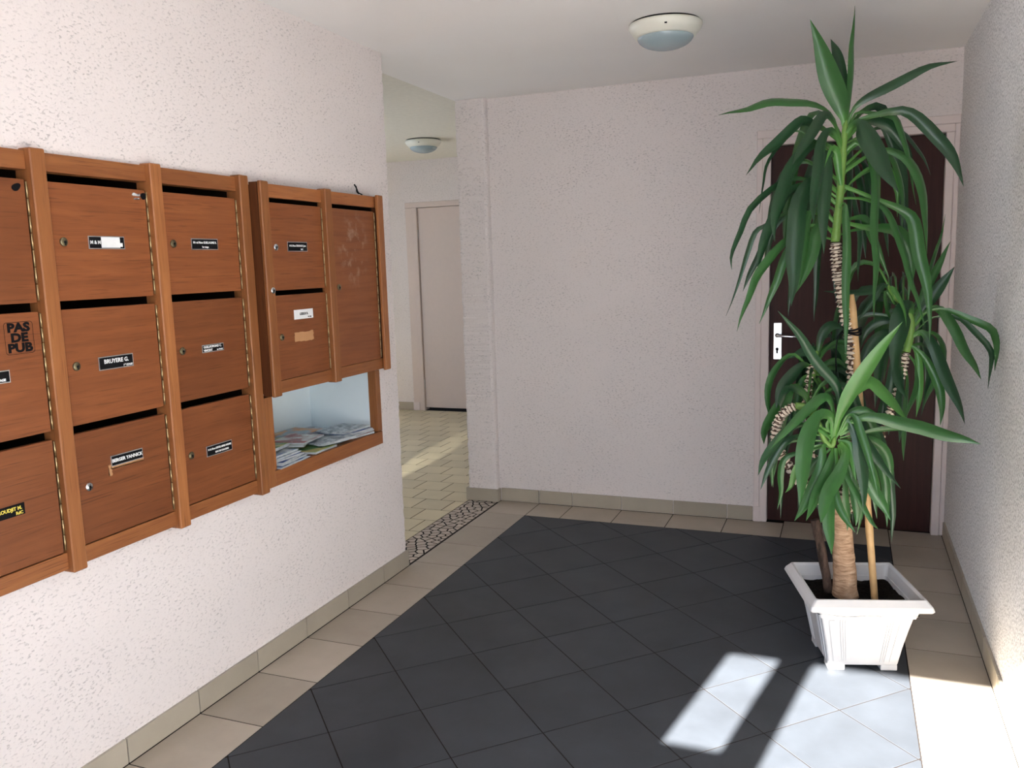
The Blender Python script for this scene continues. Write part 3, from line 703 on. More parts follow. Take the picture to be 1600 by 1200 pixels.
# black cable end on top of the raised unit
bm, _ = tube(catmull([(0.045, 1.43, 1.747), (0.035, 1.415, 1.756), (0.040, 1.395, 1.772), (0.040, 1.38, 1.786)], 10), 0.003, 6)
tube(catmull([(0.035, 1.42, 1.750), (0.030, 1.41, 1.760), (0.045, 1.388, 1.774), (0.050, 1.377, 1.778)], 8), 0.002, 6, True, bm)
o = obj('cable_stub', bm, M['black']); o['label'] = 'short black frayed cable end on top of the raised mailbox unit'; o['category'] = 'cable'

# ------------------------------------------------------------------ yucca in its pot
Y_ = thing('potted_yucca', 'tall yucca plant with drooping green leaves in square white plastic pot', 'plant', (2.0105, 1.391, 0.0))
P = []
rot = math.radians(16.0); PM = Matrix.Translation((2.0105, 1.391, 0)) @ Matrix.Rotation(rot, 4, 'Z')
def sq_ring(bm, h, z, r, n=3, wob=0.0):
    out = []
    for (sx, sy, a0) in ((1, 1, 0), (-1, 1, 90), (-1, -1, 180), (1, -1, 270)):
        for i in range(n+1):
            a = math.radians(a0+90*i/n); out.append(bm.verts.new(PM @ Vector((sx*(h-r)+r*math.cos(a), sy*(h-r)+r*math.sin(a), z))))
    return out
bm = bmesh.new(); prev = None
for h, z, r in [(0.10, 0.020, 0.01), (0.116, 0.020, 0.008), (0.118, 0.026, 0.008), (0.129, 0.09, 0.010), (0.143, 0.16, 0.010), (0.153, 0.205, 0.010), (0.160, 0.207, 0.010), (0.164, 0.238, 0.010),
                (0.176, 0.240, 0.008), (0.197, 0.243, 0.006), (0.202, 0.250, 0.006), (0.198, 0.262, 0.007), (0.187, 0.276, 0.009), (0.182, 0.283, 0.010), (0.176, 0.283, 0.010), (0.172, 0.276, 0.012), (0.164, 0.215, 0.012)]:
    ring = sq_ring(bm, h, z, r)
    if prev:
        for i in range(len(ring)): bm.faces.new((prev[i], prev[(i+1) % len(ring)], ring[(i+1) % len(ring)], ring[i]))
    else: bm.faces.new(ring[::-1])
    prev = ring
pot = obj('pot', bm, M['pot'], Y_); P.append(pot)
for sx, sy in ((1, 1), (-1, 1), (-1, -1), (1, -1)):
    bm = bmesh.new(); addbox(bm, min(sx*0.116, sx*0.06), max(sx*0.116, sx*0.06), min(sy*0.116, sy*0.06), max(sy*0.116, sy*0.06), 0.0, 0.021, bevel=0.002); bmesh.ops.transform(bm, matrix=PM, verts=bm.verts); obj('foot', bm, M['pot'], pot)
# raised panels with fluting on the four sides
for kq in range(4):
    RM = PM @ Matrix.Rotation(math.pi/2*kq, 4, 'Z')
    def hs(z): return 0.118+(z-0.026)*(0.153-0.118)/(0.205-0.026)
    for (x0, x1, dp) in ((-0.42, -0.36, 0.0013), (0.36, 0.42, 0.0013)) + tuple((-0.30+0.028*i, -0.30+0.028*i+0.014, 0.0009) for i in range(3)) + tuple((0.23+0.028*i, 0.23+0.028*i+0.014, 0.0009) for i in range(3)):
        bm = bmesh.new(); vv = []
        for z in (0.034, 0.196):
            h = hs(z)*2
            for x in (x0, x1):
                for dpp in (-0.003, dp): vv.append(bm.verts.new(RM @ Vector((x*h, -hs(z)-0.0006-dpp, z))))
        for f in ((0, 1, 3, 2), (4, 6, 7, 5), (0, 4, 5, 1), (2, 3, 7, 6), (0, 2, 6, 4), (1, 5, 7, 3)): bm.faces.new([vv[i] for i in f])
        obj('relief_rib', bm, M['pot'], pot)
bm = bmesh.new(); n = 26; gv = [[None]*(n+1) for _ in range(n+1)]
for i in range(n+1):
    for j in range(n+1):
        a, b = (i/n*2-1)*0.166, (j/n*2-1)*0.166; zz = 0.222+0.010*noise.noise(Vector((a*22, b*22, 0)))+0.004*noise.noise(Vector((a*80, b*80, 3)))
        gv[i][j] = bm.verts.new(PM @ Vector((a, b, zz)))
for i in range(n):
    for j in range(n): bm.faces.new((gv[i][j], gv[i+1][j], gv[i+1][j+1], gv[i][j+1]))
P.append(obj('soil', bm, M['soil'], Y_, True))
LEAVES = [
 [0,[[1.945,1.378,1.852],[1.93,1.354,1.921],[1.889,1.32,2.03],[1.832,1.279,2.188]],0.074,0.6,10],
 [0,[[1.947,1.379,1.851],[1.953,1.388,1.955],[1.959,1.398,2.078],[1.965,1.408,2.241]],0.032,0.5,30],
 [0,[[1.943,1.399,1.875],[1.934,1.417,1.982],[1.917,1.432,2.09],[1.892,1.443,2.155]],0.04,0.1,25],
 [0,[[1.926,1.37,1.831],[1.901,1.343,1.891],[1.846,1.303,1.931],[1.775,1.256,1.936],[1.709,1.212,1.934],[1.643,1.168,1.909],[1.564,1.118,1.889]],0.036,0.35,35],
 [0,[[1.934,1.374,1.8],[1.882,1.339,1.845],[1.827,1.302,1.87],[1.797,1.276,1.863],[1.738,1.238,1.802],[1.691,1.205,1.757],[1.645,1.172,1.702]],0.041,0.15,25],
 [0,[[1.939,1.376,1.79],[1.91,1.329,1.864],[1.883,1.284,1.883],[1.846,1.235,1.835],[1.811,1.187,1.774],[1.787,1.143,1.722]],0.036,0.15,20],
 [0,[[1.927,1.371,1.769],[1.873,1.332,1.8],[1.829,1.296,1.783],[1.784,1.26,1.717],[1.755,1.23,1.624],[1.74,1.206,1.551],[1.74,1.189,1.483]],0.051,0.2,15],
 [0,[[1.926,1.37,1.644],[1.876,1.329,1.686],[1.835,1.291,1.669],[1.804,1.257,1.581],[1.794,1.232,1.456],[1.797,1.211,1.352],[1.793,1.188,1.273]],0.061,0.25,12],
 [0,[[1.935,1.374,1.779],[1.906,1.33,1.838],[1.88,1.288,1.815],[1.867,1.25,1.72],[1.859,1.214,1.617],[1.856,1.181,1.539]],0.048,0.15,15],
 [0,[[1.932,1.373,1.727],[1.91,1.334,1.767],[1.893,1.297,1.743],[1.888,1.265,1.639],[1.885,1.234,1.535],[1.888,1.204,1.441]],0.046,0.2,10],
 [0,[[1.923,1.369,1.623],[1.85,1.332,1.677],[1.786,1.299,1.689],[1.72,1.265,1.655],[1.654,1.231,1.588],[1.621,1.21,1.504],[1.601,1.194,1.442],[1.602,1.187,1.397]],0.029,0.2,30],
 [0,[[1.92,1.368,1.559],[1.787,1.315,1.589],[1.707,1.283,1.545],[1.667,1.267,1.519],[1.64,1.256,1.44],[1.614,1.246,1.355],[1.578,1.232,1.24]],0.02,0.2,40],
 [0,[[1.923,1.369,1.602],[1.846,1.335,1.667],[1.777,1.304,1.648],[1.738,1.284,1.586],[1.705,1.268,1.502],[1.686,1.257,1.439],[1.677,1.249,1.388]],0.044,0.25,20],
 [0,[[1.92,1.368,1.559],[1.786,1.325,1.585],[1.716,1.308,1.524],[1.675,1.303,1.439],[1.644,1.301,1.374],[1.623,1.303,1.32]],0.025,0.05,30],
 [0,[[1.919,1.368,1.517],[1.832,1.324,1.536],[1.773,1.292,1.491],[1.719,1.261,1.429],[1.676,1.235,1.365],[1.646,1.214,1.28],[1.619,1.194,1.184]],0.037,0.6,20],
 [0,[[1.915,1.366,1.487],[1.873,1.353,1.499],[1.808,1.331,1.497],[1.768,1.318,1.445],[1.737,1.309,1.361],[1.709,1.302,1.286],[1.681,1.294,1.207]],0.03,0.45,25],
 [0,[[1.92,1.368,1.538],[1.878,1.338,1.586],[1.844,1.312,1.571],[1.831,1.294,1.476],[1.813,1.274,1.382],[1.807,1.258,1.318]],0.037,0.55,20],
 [0,[[1.917,1.367,1.5],[1.888,1.345,1.539],[1.869,1.326,1.522],[1.855,1.31,1.455],[1.829,1.288,1.381],[1.8,1.266,1.308]],0.042,0.45,20],
 [0,[[1.928,1.371,1.748],[1.802,1.33,1.847],[1.753,1.318,1.814],[1.703,1.307,1.748],[1.685,1.309,1.675],[1.673,1.312,1.582]],0.017,0.15,40],
 [0,[[1.925,1.37,1.686],[1.823,1.351,1.754],[1.766,1.35,1.726],[1.726,1.355,1.611],[1.711,1.371,1.504],[1.688,1.383,1.407]],0.043,0.05,20],
 [0,[[1.945,1.378,1.852],[1.969,1.37,1.908],[2.005,1.366,1.938],[2.059,1.37,1.964],[2.13,1.38,1.996],[2.198,1.389,2.026],[2.268,1.399,2.036]],0.034,0.2,25],
 [0,[[1.951,1.38,1.851],[1.999,1.375,1.877],[2.096,1.389,1.893],[2.157,1.389,1.863],[2.215,1.387,1.802],[2.259,1.38,1.745],[2.281,1.365,1.698],[2.296,1.346,1.634]],0.043,0.15,15],
 [0,[[1.949,1.38,1.841],[1.979,1.384,1.899],[2.039,1.4,1.892],[2.093,1.414,1.88],[2.114,1.415,1.842],[2.131,1.414,1.779],[2.149,1.413,1.696],[2.168,1.413,1.591]],0.029,0.5,25],
 [0,[[1.946,1.378,1.821],[1.971,1.349,1.856],[2.0,1.322,1.829],[2.032,1.296,1.763],[2.068,1.272,1.693],[2.108,1.249,1.625]],0.067,0.1,8],
 [0,[[1.939,1.376,1.769],[1.978,1.373,1.803],[2.012,1.368,1.763],[2.036,1.359,1.678],[2.044,1.344,1.552],[2.049,1.327,1.427],[2.05,1.309,1.323],[2.049,1.29,1.206]],0.036,0.4,20],
 [0,[[1.931,1.351,1.59],[1.943,1.334,1.603],[1.952,1.316,1.566],[1.957,1.297,1.43],[1.956,1.275,1.326],[1.961,1.255,1.201],[1.963,1.235,1.091]],0.029,0.5,15],
 [0,[[1.931,1.372,1.623],[1.996,1.386,1.62],[2.062,1.4,1.596],[2.097,1.402,1.542],[2.129,1.402,1.456],[2.159,1.402,1.36],[2.186,1.4,1.264],[2.203,1.395,1.189]],0.034,0.45,25],
 [0,[[1.938,1.375,1.664],[2.047,1.409,1.614],[2.127,1.432,1.577],[2.16,1.436,1.54],[2.176,1.433,1.455],[2.202,1.435,1.369],[2.219,1.432,1.273],[2.225,1.425,1.133]],0.046,0.4,20],
 [0,[[1.937,1.375,1.706],[2.042,1.399,1.774],[2.11,1.408,1.76],[2.16,1.41,1.711],[2.187,1.403,1.631],[2.2,1.39,1.536],[2.201,1.373,1.43]],0.041,0.3,20],
 [0,[[1.928,1.371,1.548],[2.009,1.412,1.525],[2.111,1.462,1.507],[2.15,1.486,1.456],[2.161,1.499,1.38],[2.161,1.507,1.269]],0.045,0.6,20],
 [0,[[1.94,1.376,1.727],[2.022,1.413,1.798],[2.083,1.442,1.765],[2.115,1.459,1.691],[2.132,1.47,1.596],[2.132,1.474,1.506]],0.032,0.3,30],
 [0,[[1.924,1.37,1.538],[1.968,1.398,1.552],[2.009,1.425,1.553],[2.035,1.446,1.492],[2.066,1.469,1.422],[2.097,1.493,1.348]],0.03,0.5,30],
 [0,[[1.942,1.377,1.8],[2.041,1.443,1.852],[2.122,1.503,1.843],[2.187,1.556,1.77],[2.221,1.596,1.696]],0.023,0.1,30],
 [0,[[1.946,1.378,1.81],[2.0,1.4,1.866],[2.05,1.42,1.865],[2.092,1.437,1.837],[2.132,1.453,1.773],[2.153,1.461,1.72]],0.037,0.1,20],
 [0,[[1.936,1.375,1.717],[1.947,1.383,1.769],[1.982,1.401,1.806],[2.026,1.423,1.792],[2.049,1.437,1.704],[2.059,1.445,1.62]],0.03,0.8,25],
 [0,[[1.935,1.374,1.622],[1.965,1.399,1.675],[2.021,1.434,1.716],[2.075,1.469,1.722],[2.109,1.495,1.641],[2.12,1.513,1.555]],0.025,0.8,30],
 [0,[[1.937,1.375,1.622],[1.931,1.356,1.684],[1.918,1.335,1.76],[1.9,1.312,1.781],[1.878,1.287,1.719]],0.029,0.7,20],
 [0,[[1.933,1.373,1.499],[1.961,1.402,1.512],[2.026,1.445,1.525],[2.096,1.49,1.51],[2.14,1.525,1.457],[2.17,1.554,1.396]],0.02,0.6,30],
 [0,[[1.937,1.375,1.696],[1.976,1.416,1.749],[2.017,1.458,1.725],[2.053,1.499,1.623],[2.082,1.536,1.514],[2.098,1.568,1.425]],0.035,0.15,20],
 [0,[[1.936,1.374,1.738],[1.902,1.391,1.805],[1.858,1.403,1.782],[1.826,1.421,1.675],[1.806,1.443,1.546],[1.794,1.468,1.435]],0.038,0.1,20],
 [0,[[1.934,1.373,1.665],[1.97,1.415,1.644],[1.993,1.451,1.559],[2.0,1.481,1.45],[1.999,1.507,1.339]],0.03,0.25,25],
 [0,[[1.927,1.371,1.58],[1.886,1.387,1.6],[1.858,1.408,1.542],[1.83,1.429,1.434],[1.817,1.456,1.344]],0.03,0.3,25],
 [1,[[2.176,1.578,1.186],[2.2,1.588,1.224],[2.227,1.598,1.309],[2.257,1.61,1.387],[2.296,1.626,1.468]],0.031,0.45,25],
 [1,[[2.167,1.574,1.198],[2.201,1.601,1.242],[2.224,1.624,1.331],[2.257,1.651,1.443],[2.283,1.675,1.565]],0.026,0.4,30],
 [1,[[2.177,1.578,1.175],[2.208,1.577,1.22],[2.238,1.576,1.276],[2.272,1.576,1.331],[2.306,1.576,1.383]],0.043,0.05,15],
 [1,[[2.179,1.579,1.152],[2.216,1.552,1.222],[2.274,1.534,1.236],[2.342,1.52,1.206],[2.409,1.505,1.176],[2.424,1.469,1.14],[2.424,1.428,1.091],[2.414,1.382,1.046]],0.027,0.35,25],
 [1,[[2.179,1.579,1.164],[2.226,1.559,1.233],[2.268,1.536,1.234],[2.303,1.51,1.18],[2.338,1.485,1.106],[2.368,1.457,1.051],[2.385,1.424,1.006]],0.042,0.35,10],
 [1,[[2.18,1.579,1.141],[2.237,1.556,1.204],[2.309,1.538,1.209],[2.362,1.512,1.169],[2.409,1.484,1.107],[2.412,1.439,1.058],[2.397,1.386,0.984]],0.022,0.15,30],
 [1,[[2.17,1.575,1.13],[2.209,1.559,1.156],[2.254,1.544,1.099],[2.292,1.527,1.001],[2.325,1.508,0.926],[2.345,1.484,0.848]],0.05,0.25,10],
 [1,[[2.16,1.571,1.107],[2.195,1.564,1.097],[2.244,1.562,1.029],[2.27,1.551,0.963],[2.28,1.534,0.897],[2.275,1.51,0.833]],0.033,0.3,20],
 [1,[[2.18,1.579,1.141],[2.254,1.613,1.149],[2.293,1.633,1.095],[2.281,1.633,1.009],[2.252,1.626,0.935],[2.229,1.621,0.876]],0.033,0.6,20],
 [1,[[2.166,1.574,1.118],[2.195,1.57,1.089],[2.205,1.557,1.018],[2.207,1.542,0.94],[2.2,1.523,0.858]],0.03,0.9,20],
 [1,[[2.154,1.569,1.096],[2.197,1.565,1.039],[2.202,1.545,0.973],[2.183,1.516,0.909],[2.159,1.485,0.84]],0.03,0.55,20],
 [1,[[2.178,1.579,1.198],[2.172,1.55,1.245],[2.147,1.512,1.225],[2.127,1.478,1.138],[2.113,1.445,1.028]],0.075,0.05,10],
 [1,[[2.165,1.574,1.13],[2.144,1.549,1.109],[2.133,1.528,1.043],[2.142,1.516,0.976],[2.164,1.509,0.928]],0.045,0.2,15],
 [1,[[2.119,1.555,1.268],[2.096,1.546,1.318],[2.042,1.524,1.304],[1.964,1.493,1.302],[1.886,1.462,1.307]],0.025,0.02,20],
 [1,[[2.119,1.555,1.268],[2.104,1.528,1.314],[2.124,1.514,1.296],[2.15,1.503,1.241],[2.156,1.484,1.178]],0.02,0.7,25],
 [1,[[2.119,1.555,1.256],[2.092,1.544,1.318],[2.067,1.534,1.31],[2.039,1.523,1.259],[1.998,1.507,1.192]],0.025,0.2,25],
 [1,[[2.119,1.555,1.256],[2.09,1.544,1.302],[2.098,1.547,1.246],[2.121,1.556,1.177]],0.02,0.4,25],
 [1,[[2.159,1.571,1.13],[2.116,1.554,1.154],[2.064,1.533,1.133],[2.023,1.517,1.066],[2.004,1.509,0.974]],0.043,0.05,15],
 [1,[[2.16,1.571,1.107],[2.117,1.565,1.119],[2.088,1.564,1.061],[2.073,1.569,0.967],[2.068,1.578,0.871]],0.046,0.1,15],
 [1,[[2.16,1.572,1.084],[2.125,1.558,1.062],[2.115,1.554,0.97],[2.114,1.553,0.877],[2.112,1.552,0.783]],0.043,0.15,15],
 [1,[[2.161,1.572,1.073],[2.151,1.555,1.017],[2.149,1.54,0.927],[2.151,1.528,0.836],[2.144,1.511,0.769]],0.038,0.2,20],
 [1,[[2.155,1.57,1.061],[2.132,1.574,0.991],[2.093,1.572,0.873],[2.084,1.582,0.752],[2.069,1.589,0.677]],0.033,0.2,20],
 [1,[[2.155,1.57,1.061],[2.176,1.591,0.966],[2.17,1.602,0.847],[2.169,1.616,0.749],[2.17,1.63,0.674]],0.028,0.3,20],
 [1,[[2.164,1.573,1.164],[2.126,1.571,1.198],[2.073,1.564,1.199],[2.026,1.558,1.154],[2.012,1.566,1.095]],0.033,0.05,20],
 [1,[[2.17,1.576,1.107],[2.225,1.611,1.104],[2.25,1.634,1.032],[2.243,1.645,0.937],[2.226,1.652,0.84]],0.031,0.15,20],
 [2,[[1.925,1.241,0.837],[1.93,1.225,0.927],[1.907,1.199,0.973],[1.85,1.159,0.935],[1.793,1.119,0.876],[1.739,1.08,0.813]],0.035,0.4,20],
 [2,[[1.921,1.239,0.848],[1.845,1.196,0.879],[1.787,1.16,0.857],[1.749,1.132,0.807],[1.717,1.106,0.763],[1.701,1.087,0.721]],0.038,0.25,15],
 [2,[[1.921,1.239,0.837],[1.836,1.201,0.841],[1.783,1.175,0.821],[1.752,1.159,0.775],[1.725,1.144,0.716],[1.704,1.131,0.662]],0.026,0.25,20],
 [2,[[1.922,1.24,0.815],[1.805,1.206,0.816],[1.753,1.199,0.782],[1.744,1.209,0.723],[1.738,1.22,0.646]],0.024,0.3,25],
 [2,[[1.922,1.24,0.804],[1.85,1.22,0.782],[1.782,1.201,0.761],[1.764,1.202,0.692],[1.762,1.21,0.634],[1.752,1.215,0.573]],0.022,0.3,25],
 [2,[[1.932,1.244,0.815],[1.925,1.216,0.896],[1.895,1.179,0.912],[1.864,1.141,0.865],[1.849,1.11,0.785],[1.842,1.082,0.706],[1.838,1.055,0.639]],0.067,0.45,8],
 [2,[[1.926,1.241,0.793],[1.903,1.215,0.802],[1.893,1.193,0.725],[1.874,1.169,0.664],[1.849,1.141,0.609],[1.82,1.113,0.569]],0.042,0.5,15],
 [2,[[1.93,1.243,0.793],[1.927,1.215,0.766],[1.906,1.179,0.686],[1.882,1.143,0.628],[1.857,1.106,0.574]],0.049,0.55,10],
 [2,[[1.95,1.229,0.814],[1.968,1.211,0.791],[1.951,1.178,0.722],[1.925,1.142,0.669],[1.905,1.108,0.618],[1.899,1.08,0.581]],0.051,0.5,8],
 [2,[[1.942,1.248,0.792],[1.94,1.221,0.721],[1.926,1.19,0.641],[1.924,1.163,0.571],[1.932,1.14,0.513],[1.932,1.114,0.463]],0.047,0.5,8],
 [2,[[1.936,1.245,0.792],[1.935,1.218,0.689],[1.947,1.196,0.619],[1.972,1.179,0.571],[2.006,1.165,0.532]],0.028,0.4,20],
 [2,[[1.946,1.249,0.803],[1.963,1.235,0.748],[1.978,1.219,0.702],[2.013,1.212,0.641],[2.054,1.206,0.563],[2.078,1.194,0.538]],0.026,0.35,20],
 [2,[[1.944,1.248,0.819],[1.976,1.243,0.806],[1.997,1.234,0.755],[2.004,1.219,0.689]],0.033,0.8,15],
 [2,[[1.949,1.251,0.836],[1.972,1.242,0.886],[2.005,1.238,0.841],[2.022,1.228,0.757],[2.03,1.214,0.675],[2.028,1.196,0.607]],0.052,0.1,10],
 [2,[[1.945,1.249,0.836],[1.974,1.234,0.905],[1.999,1.219,0.898],[2.024,1.203,0.828],[2.045,1.185,0.747],[2.072,1.17,0.655]],0.028,0.3,20],
 [2,[[1.949,1.251,0.836],[2.001,1.26,0.858],[2.041,1.266,0.804],[2.087,1.273,0.733],[2.138,1.283,0.658]],0.035,0.1,15],
 [2,[[1.95,1.251,0.814],[2.003,1.259,0.767],[2.038,1.26,0.696],[2.07,1.26,0.632],[2.094,1.257,0.591],[2.113,1.251,0.55]],0.042,0.55,10],
 [2,[[1.949,1.251,0.836],[1.994,1.24,0.89],[2.061,1.238,0.904],[2.158,1.248,0.882],[2.253,1.257,0.855],[2.317,1.254,0.84],[2.367,1.245,0.825]],0.046,0.45,15],
 [2,[[1.95,1.251,0.825],[2.015,1.263,0.841],[2.093,1.281,0.856],[2.169,1.298,0.858],[2.24,1.313,0.833]],0.024,0.3,25],
 [2,[[1.949,1.25,0.847],[1.974,1.246,0.907],[2.022,1.251,0.923],[2.073,1.257,0.909]],0.031,0.6,20],
 [2,[[1.932,1.244,0.819],[1.944,1.214,0.897],[1.972,1.191,0.962],[2.014,1.173,1.039],[2.067,1.16,1.137],[2.123,1.148,1.225]],0.06,0.85,8],
 [2,[[1.931,1.243,0.836],[1.945,1.227,0.927],[1.934,1.201,1.016],[1.877,1.157,1.092],[1.815,1.111,1.188],[1.756,1.066,1.26]],0.035,0.15,15],
 [2,[[1.934,1.244,0.825],[1.93,1.243,0.902],[1.911,1.235,0.968]],0.021,0.85,20],
 [2,[[1.937,1.246,0.832],[1.955,1.257,0.922],[1.998,1.277,0.981],[2.045,1.299,1.009],[2.092,1.322,0.959],[2.133,1.342,0.914],[2.165,1.358,0.875]],0.045,0.75,12],
 [2,[[1.929,1.243,0.83],[1.917,1.227,0.872],[1.924,1.219,0.906]],0.019,0.9,20],
 [2,[[1.932,1.244,0.815],[1.961,1.248,0.863],[1.994,1.254,0.876],[2.028,1.261,0.848]],0.021,0.9,20],
 [2,[[1.926,1.241,0.815],[1.901,1.221,0.851],[1.87,1.197,0.869]],0.019,0.85,20],
 [2,[[1.95,1.251,0.814],[2.017,1.288,0.787],[2.052,1.313,0.728],[2.075,1.333,0.647],[2.081,1.346,0.587]],0.034,0.7,20],
 [2,[[1.946,1.249,0.803],[1.984,1.27,0.723],[1.998,1.281,0.644],[2.008,1.29,0.563],[2.005,1.294,0.512]],0.033,0.6,20],
 [2,[[1.946,1.249,0.803],[1.968,1.266,0.701],[1.975,1.277,0.609],[1.982,1.288,0.535],[1.981,1.296,0.491]],0.031,0.65,20],
 [2,[[1.926,1.241,0.793],[1.877,1.236,0.747],[1.851,1.24,0.7],[1.827,1.245,0.641]],0.029,0.6,20],
 [2,[[1.926,1.241,0.804],[1.866,1.233,0.791],[1.822,1.232,0.722],[1.798,1.238,0.652],[1.775,1.245,0.626]],0.029,0.7,20],
 [2,[[1.946,1.249,0.814],[2.026,1.295,0.82],[2.083,1.331,0.782],[2.114,1.357,0.711],[2.121,1.373,0.64]],0.034,0.55,20],
 [2,[[1.946,1.249,0.803],[2.012,1.289,0.743],[2.034,1.311,0.649],[2.025,1.321,0.556],[2.015,1.331,0.472]],0.026,0.5,20],
 [3,[[1.871,1.435,1.05],[1.874,1.436,1.096],[1.828,1.417,1.1],[1.769,1.394,1.076]],0.038,0.1,15],
 [3,[[1.866,1.433,1.062],[1.878,1.437,1.141],[1.914,1.452,1.19],[1.957,1.469,1.175]],0.038,0.08,15],
 [3,[[1.854,1.428,1.039],[1.825,1.403,1.053],[1.784,1.373,1.011],[1.752,1.347,0.964],[1.737,1.327,0.891]],0.043,0.1,15],
 [3,[[1.85,1.426,1.028],[1.79,1.398,1.088],[1.738,1.373,1.044],[1.714,1.359,0.988],[1.711,1.354,0.92],[1.727,1.356,0.832]],0.033,0.3,20],
 [3,[[1.846,1.425,1.017],[1.824,1.405,1.003],[1.808,1.388,0.945],[1.801,1.374,0.885],[1.796,1.362,0.818]],0.028,0.55,20],
 [3,[[1.847,1.425,0.982],[1.793,1.382,0.975],[1.757,1.346,0.927],[1.728,1.313,0.87],[1.709,1.284,0.823],[1.705,1.261,0.791]],0.042,0.3,12],
 [3,[[1.867,1.433,1.039],[1.895,1.444,1.1],[1.941,1.463,1.125],[1.979,1.478,1.104]],0.023,0.6,25],
 [3,[[1.871,1.435,1.027],[1.896,1.445,1.049],[1.938,1.461,1.059],[1.971,1.474,1.024]],0.023,0.55,25],
 [3,[[1.865,1.432,1.016],[1.918,1.461,1.002],[1.958,1.484,0.942],[1.977,1.498,0.858]],0.038,0.1,20],
 [3,[[1.859,1.43,1.005],[1.887,1.448,0.957],[1.9,1.46,0.862],[1.898,1.467,0.743]],0.038,0.15,20],
 [3,[[1.855,1.428,0.993],[1.839,1.429,0.935],[1.825,1.431,0.841],[1.82,1.436,0.745]],0.036,0.2,20],
 [3,[[1.865,1.432,1.027],[1.928,1.471,1.035],[1.993,1.51,0.997],[2.028,1.538,0.9],[2.035,1.554,0.803]],0.036,0.1,20],
 [3,[[1.855,1.428,0.982],[1.793,1.403,0.914],[1.777,1.397,0.822],[1.774,1.396,0.728]],0.033,0.25,20],
 [3,[[1.872,1.435,1.004],[1.92,1.47,0.931],[1.985,1.512,0.879],[2.02,1.543,0.781],[2.029,1.562,0.681]],0.036,0.15,20],
 [3,[[1.851,1.427,0.982],[1.856,1.443,0.887],[1.879,1.467,0.789],[1.877,1.48,0.667]],0.036,0.2,20]]
CANES = {"A":[[1.968,1.387,0.532],[1.98,1.424,0.71],[1.993,1.429,0.894],[1.99,1.418,0.987],[1.984,1.393,1.09],[1.973,1.389,1.168],[1.951,1.38,1.257],[1.937,1.375,1.344],[1.927,1.371,1.409],[1.92,1.368,1.478]],"Ag":[[1.92,1.368,1.478],[1.923,1.369,1.527],[1.929,1.372,1.601],[1.935,1.374,1.706],[1.94,1.376,1.81],[1.944,1.378,1.882]],"B":[[1.929,1.372,0.545],[1.862,1.313,0.614],[1.803,1.278,0.692],[1.765,1.263,0.752],[1.744,1.255,0.807],[1.748,1.246,0.863],[1.773,1.234,0.911],[1.808,1.227,0.935]],"Bg":[[1.808,1.227,0.935],[1.847,1.231,0.927],[1.88,1.234,0.88],[1.902,1.232,0.82],[1.926,1.236,0.801],[1.935,1.24,0.833]],"C":[[1.947,1.4,0.526],[1.894,1.444,0.641],[1.859,1.44,0.77],[1.839,1.433,0.888],[1.839,1.422,0.959],[1.85,1.426,1.051]],"Cg":[[1.851,1.426,1.005],[1.858,1.429,1.062],[1.868,1.433,1.101]],"D":[[1.985,1.426,0.522],[2.034,1.51,0.645],[2.104,1.549,0.83],[2.143,1.565,0.969],[2.163,1.573,1.084]],"Dg":[[2.163,1.573,1.084],[2.177,1.578,1.164],[2.167,1.574,1.221],[2.118,1.555,1.286],[2.096,1.546,1.322]],"stump":[[1.981,1.393,0.217],[1.974,1.39,0.342],[1.966,1.386,0.438],[1.954,1.382,0.567]],"stub":[[1.925,1.402,0.224],[1.898,1.402,0.373],[1.872,1.403,0.491]],"stake":[[2.076,1.398,0.239],[1.976,1.38,1.3]],"tie":[1.984,1.393,1.174]}

rng = random.Random(7)
# trunk with irregular, slightly swollen bark and rough cut top
C = catmull(CANES['stump'], 26); rad = []
for i in range(27):
    t_ = i/26; base = 0.041-0.009*t_+0.006*math.exp(-t_*12)
    rad.append((lambda base, i: (lambda k: base*(1+0.10*noise.noise(Vector((math.cos(k*0.35)*1.5, math.sin(k*0.35)*1.5, i*0.25)))+0.012*math.sin(i*1.9))))(base, i))
bm, _ = tube(C, rad, 18); P.append(obj('trunk', bm, M['bark'], Y_, False))
C = catmull(CANES['stub'], 14); bm, _ = tube(C, [(lambda i: (lambda k: 0.016*(1+0.2*noise.noise(Vector((k*0.8, i*0.5, 2))))))(i) for i in range(15)], 10); o = obj('dead_stem', bm, M['stub'], Y_); P.append(o)
s0, s1 = Vector(CANES['stake'][0]), Vector(CANES['stake'][1]); s0 = s0+(s0-s1).normalized()*0.05
pts_ = [s0+(s1-s0)*i/24 for i in range(25)]; pts_[-1] = s1; 
bm, _ = tube(pts_, [0.0125+(0.0015 if i in (6, 12, 18) else 0) - (0.005 if i == 24 else 0) for i in range(25)], 12); o = obj('stake', bm, M['bamboo'], Y_, True); o['label'] = 'pale bamboo stake'; P.append(o)
def ring_cane(pts, r0, r1, step=0.0185):
    L_ = sum((Vector(a)-Vector(b)).length for a, b in zip(pts, pts[1:])); n = int(L_/step)*4
    C = catmull(pts, n); rad = []
    for i in range(n+1):
        ph = i % 4; base = r0+(r1-r0)*i/n; k_ = [0.72, 1.22, 1.12, 0.80][ph]
        sd_ = rng.uniform(0, 50)
        rad.append((lambda base, k_, sd_, i: (lambda k: base*(k_+0.34*noise.noise(Vector((k*0.9, (i//4)*1.3, sd_*0.02))))))(base, k_, sd_, i))
    bm, fs = tube(C, rad, 12)
    for i, f in fs:
        f.material_index = 1 if (i % 4) == 3 or rng.random() < 0.25 else 0
    return bm
cane_objs = {}
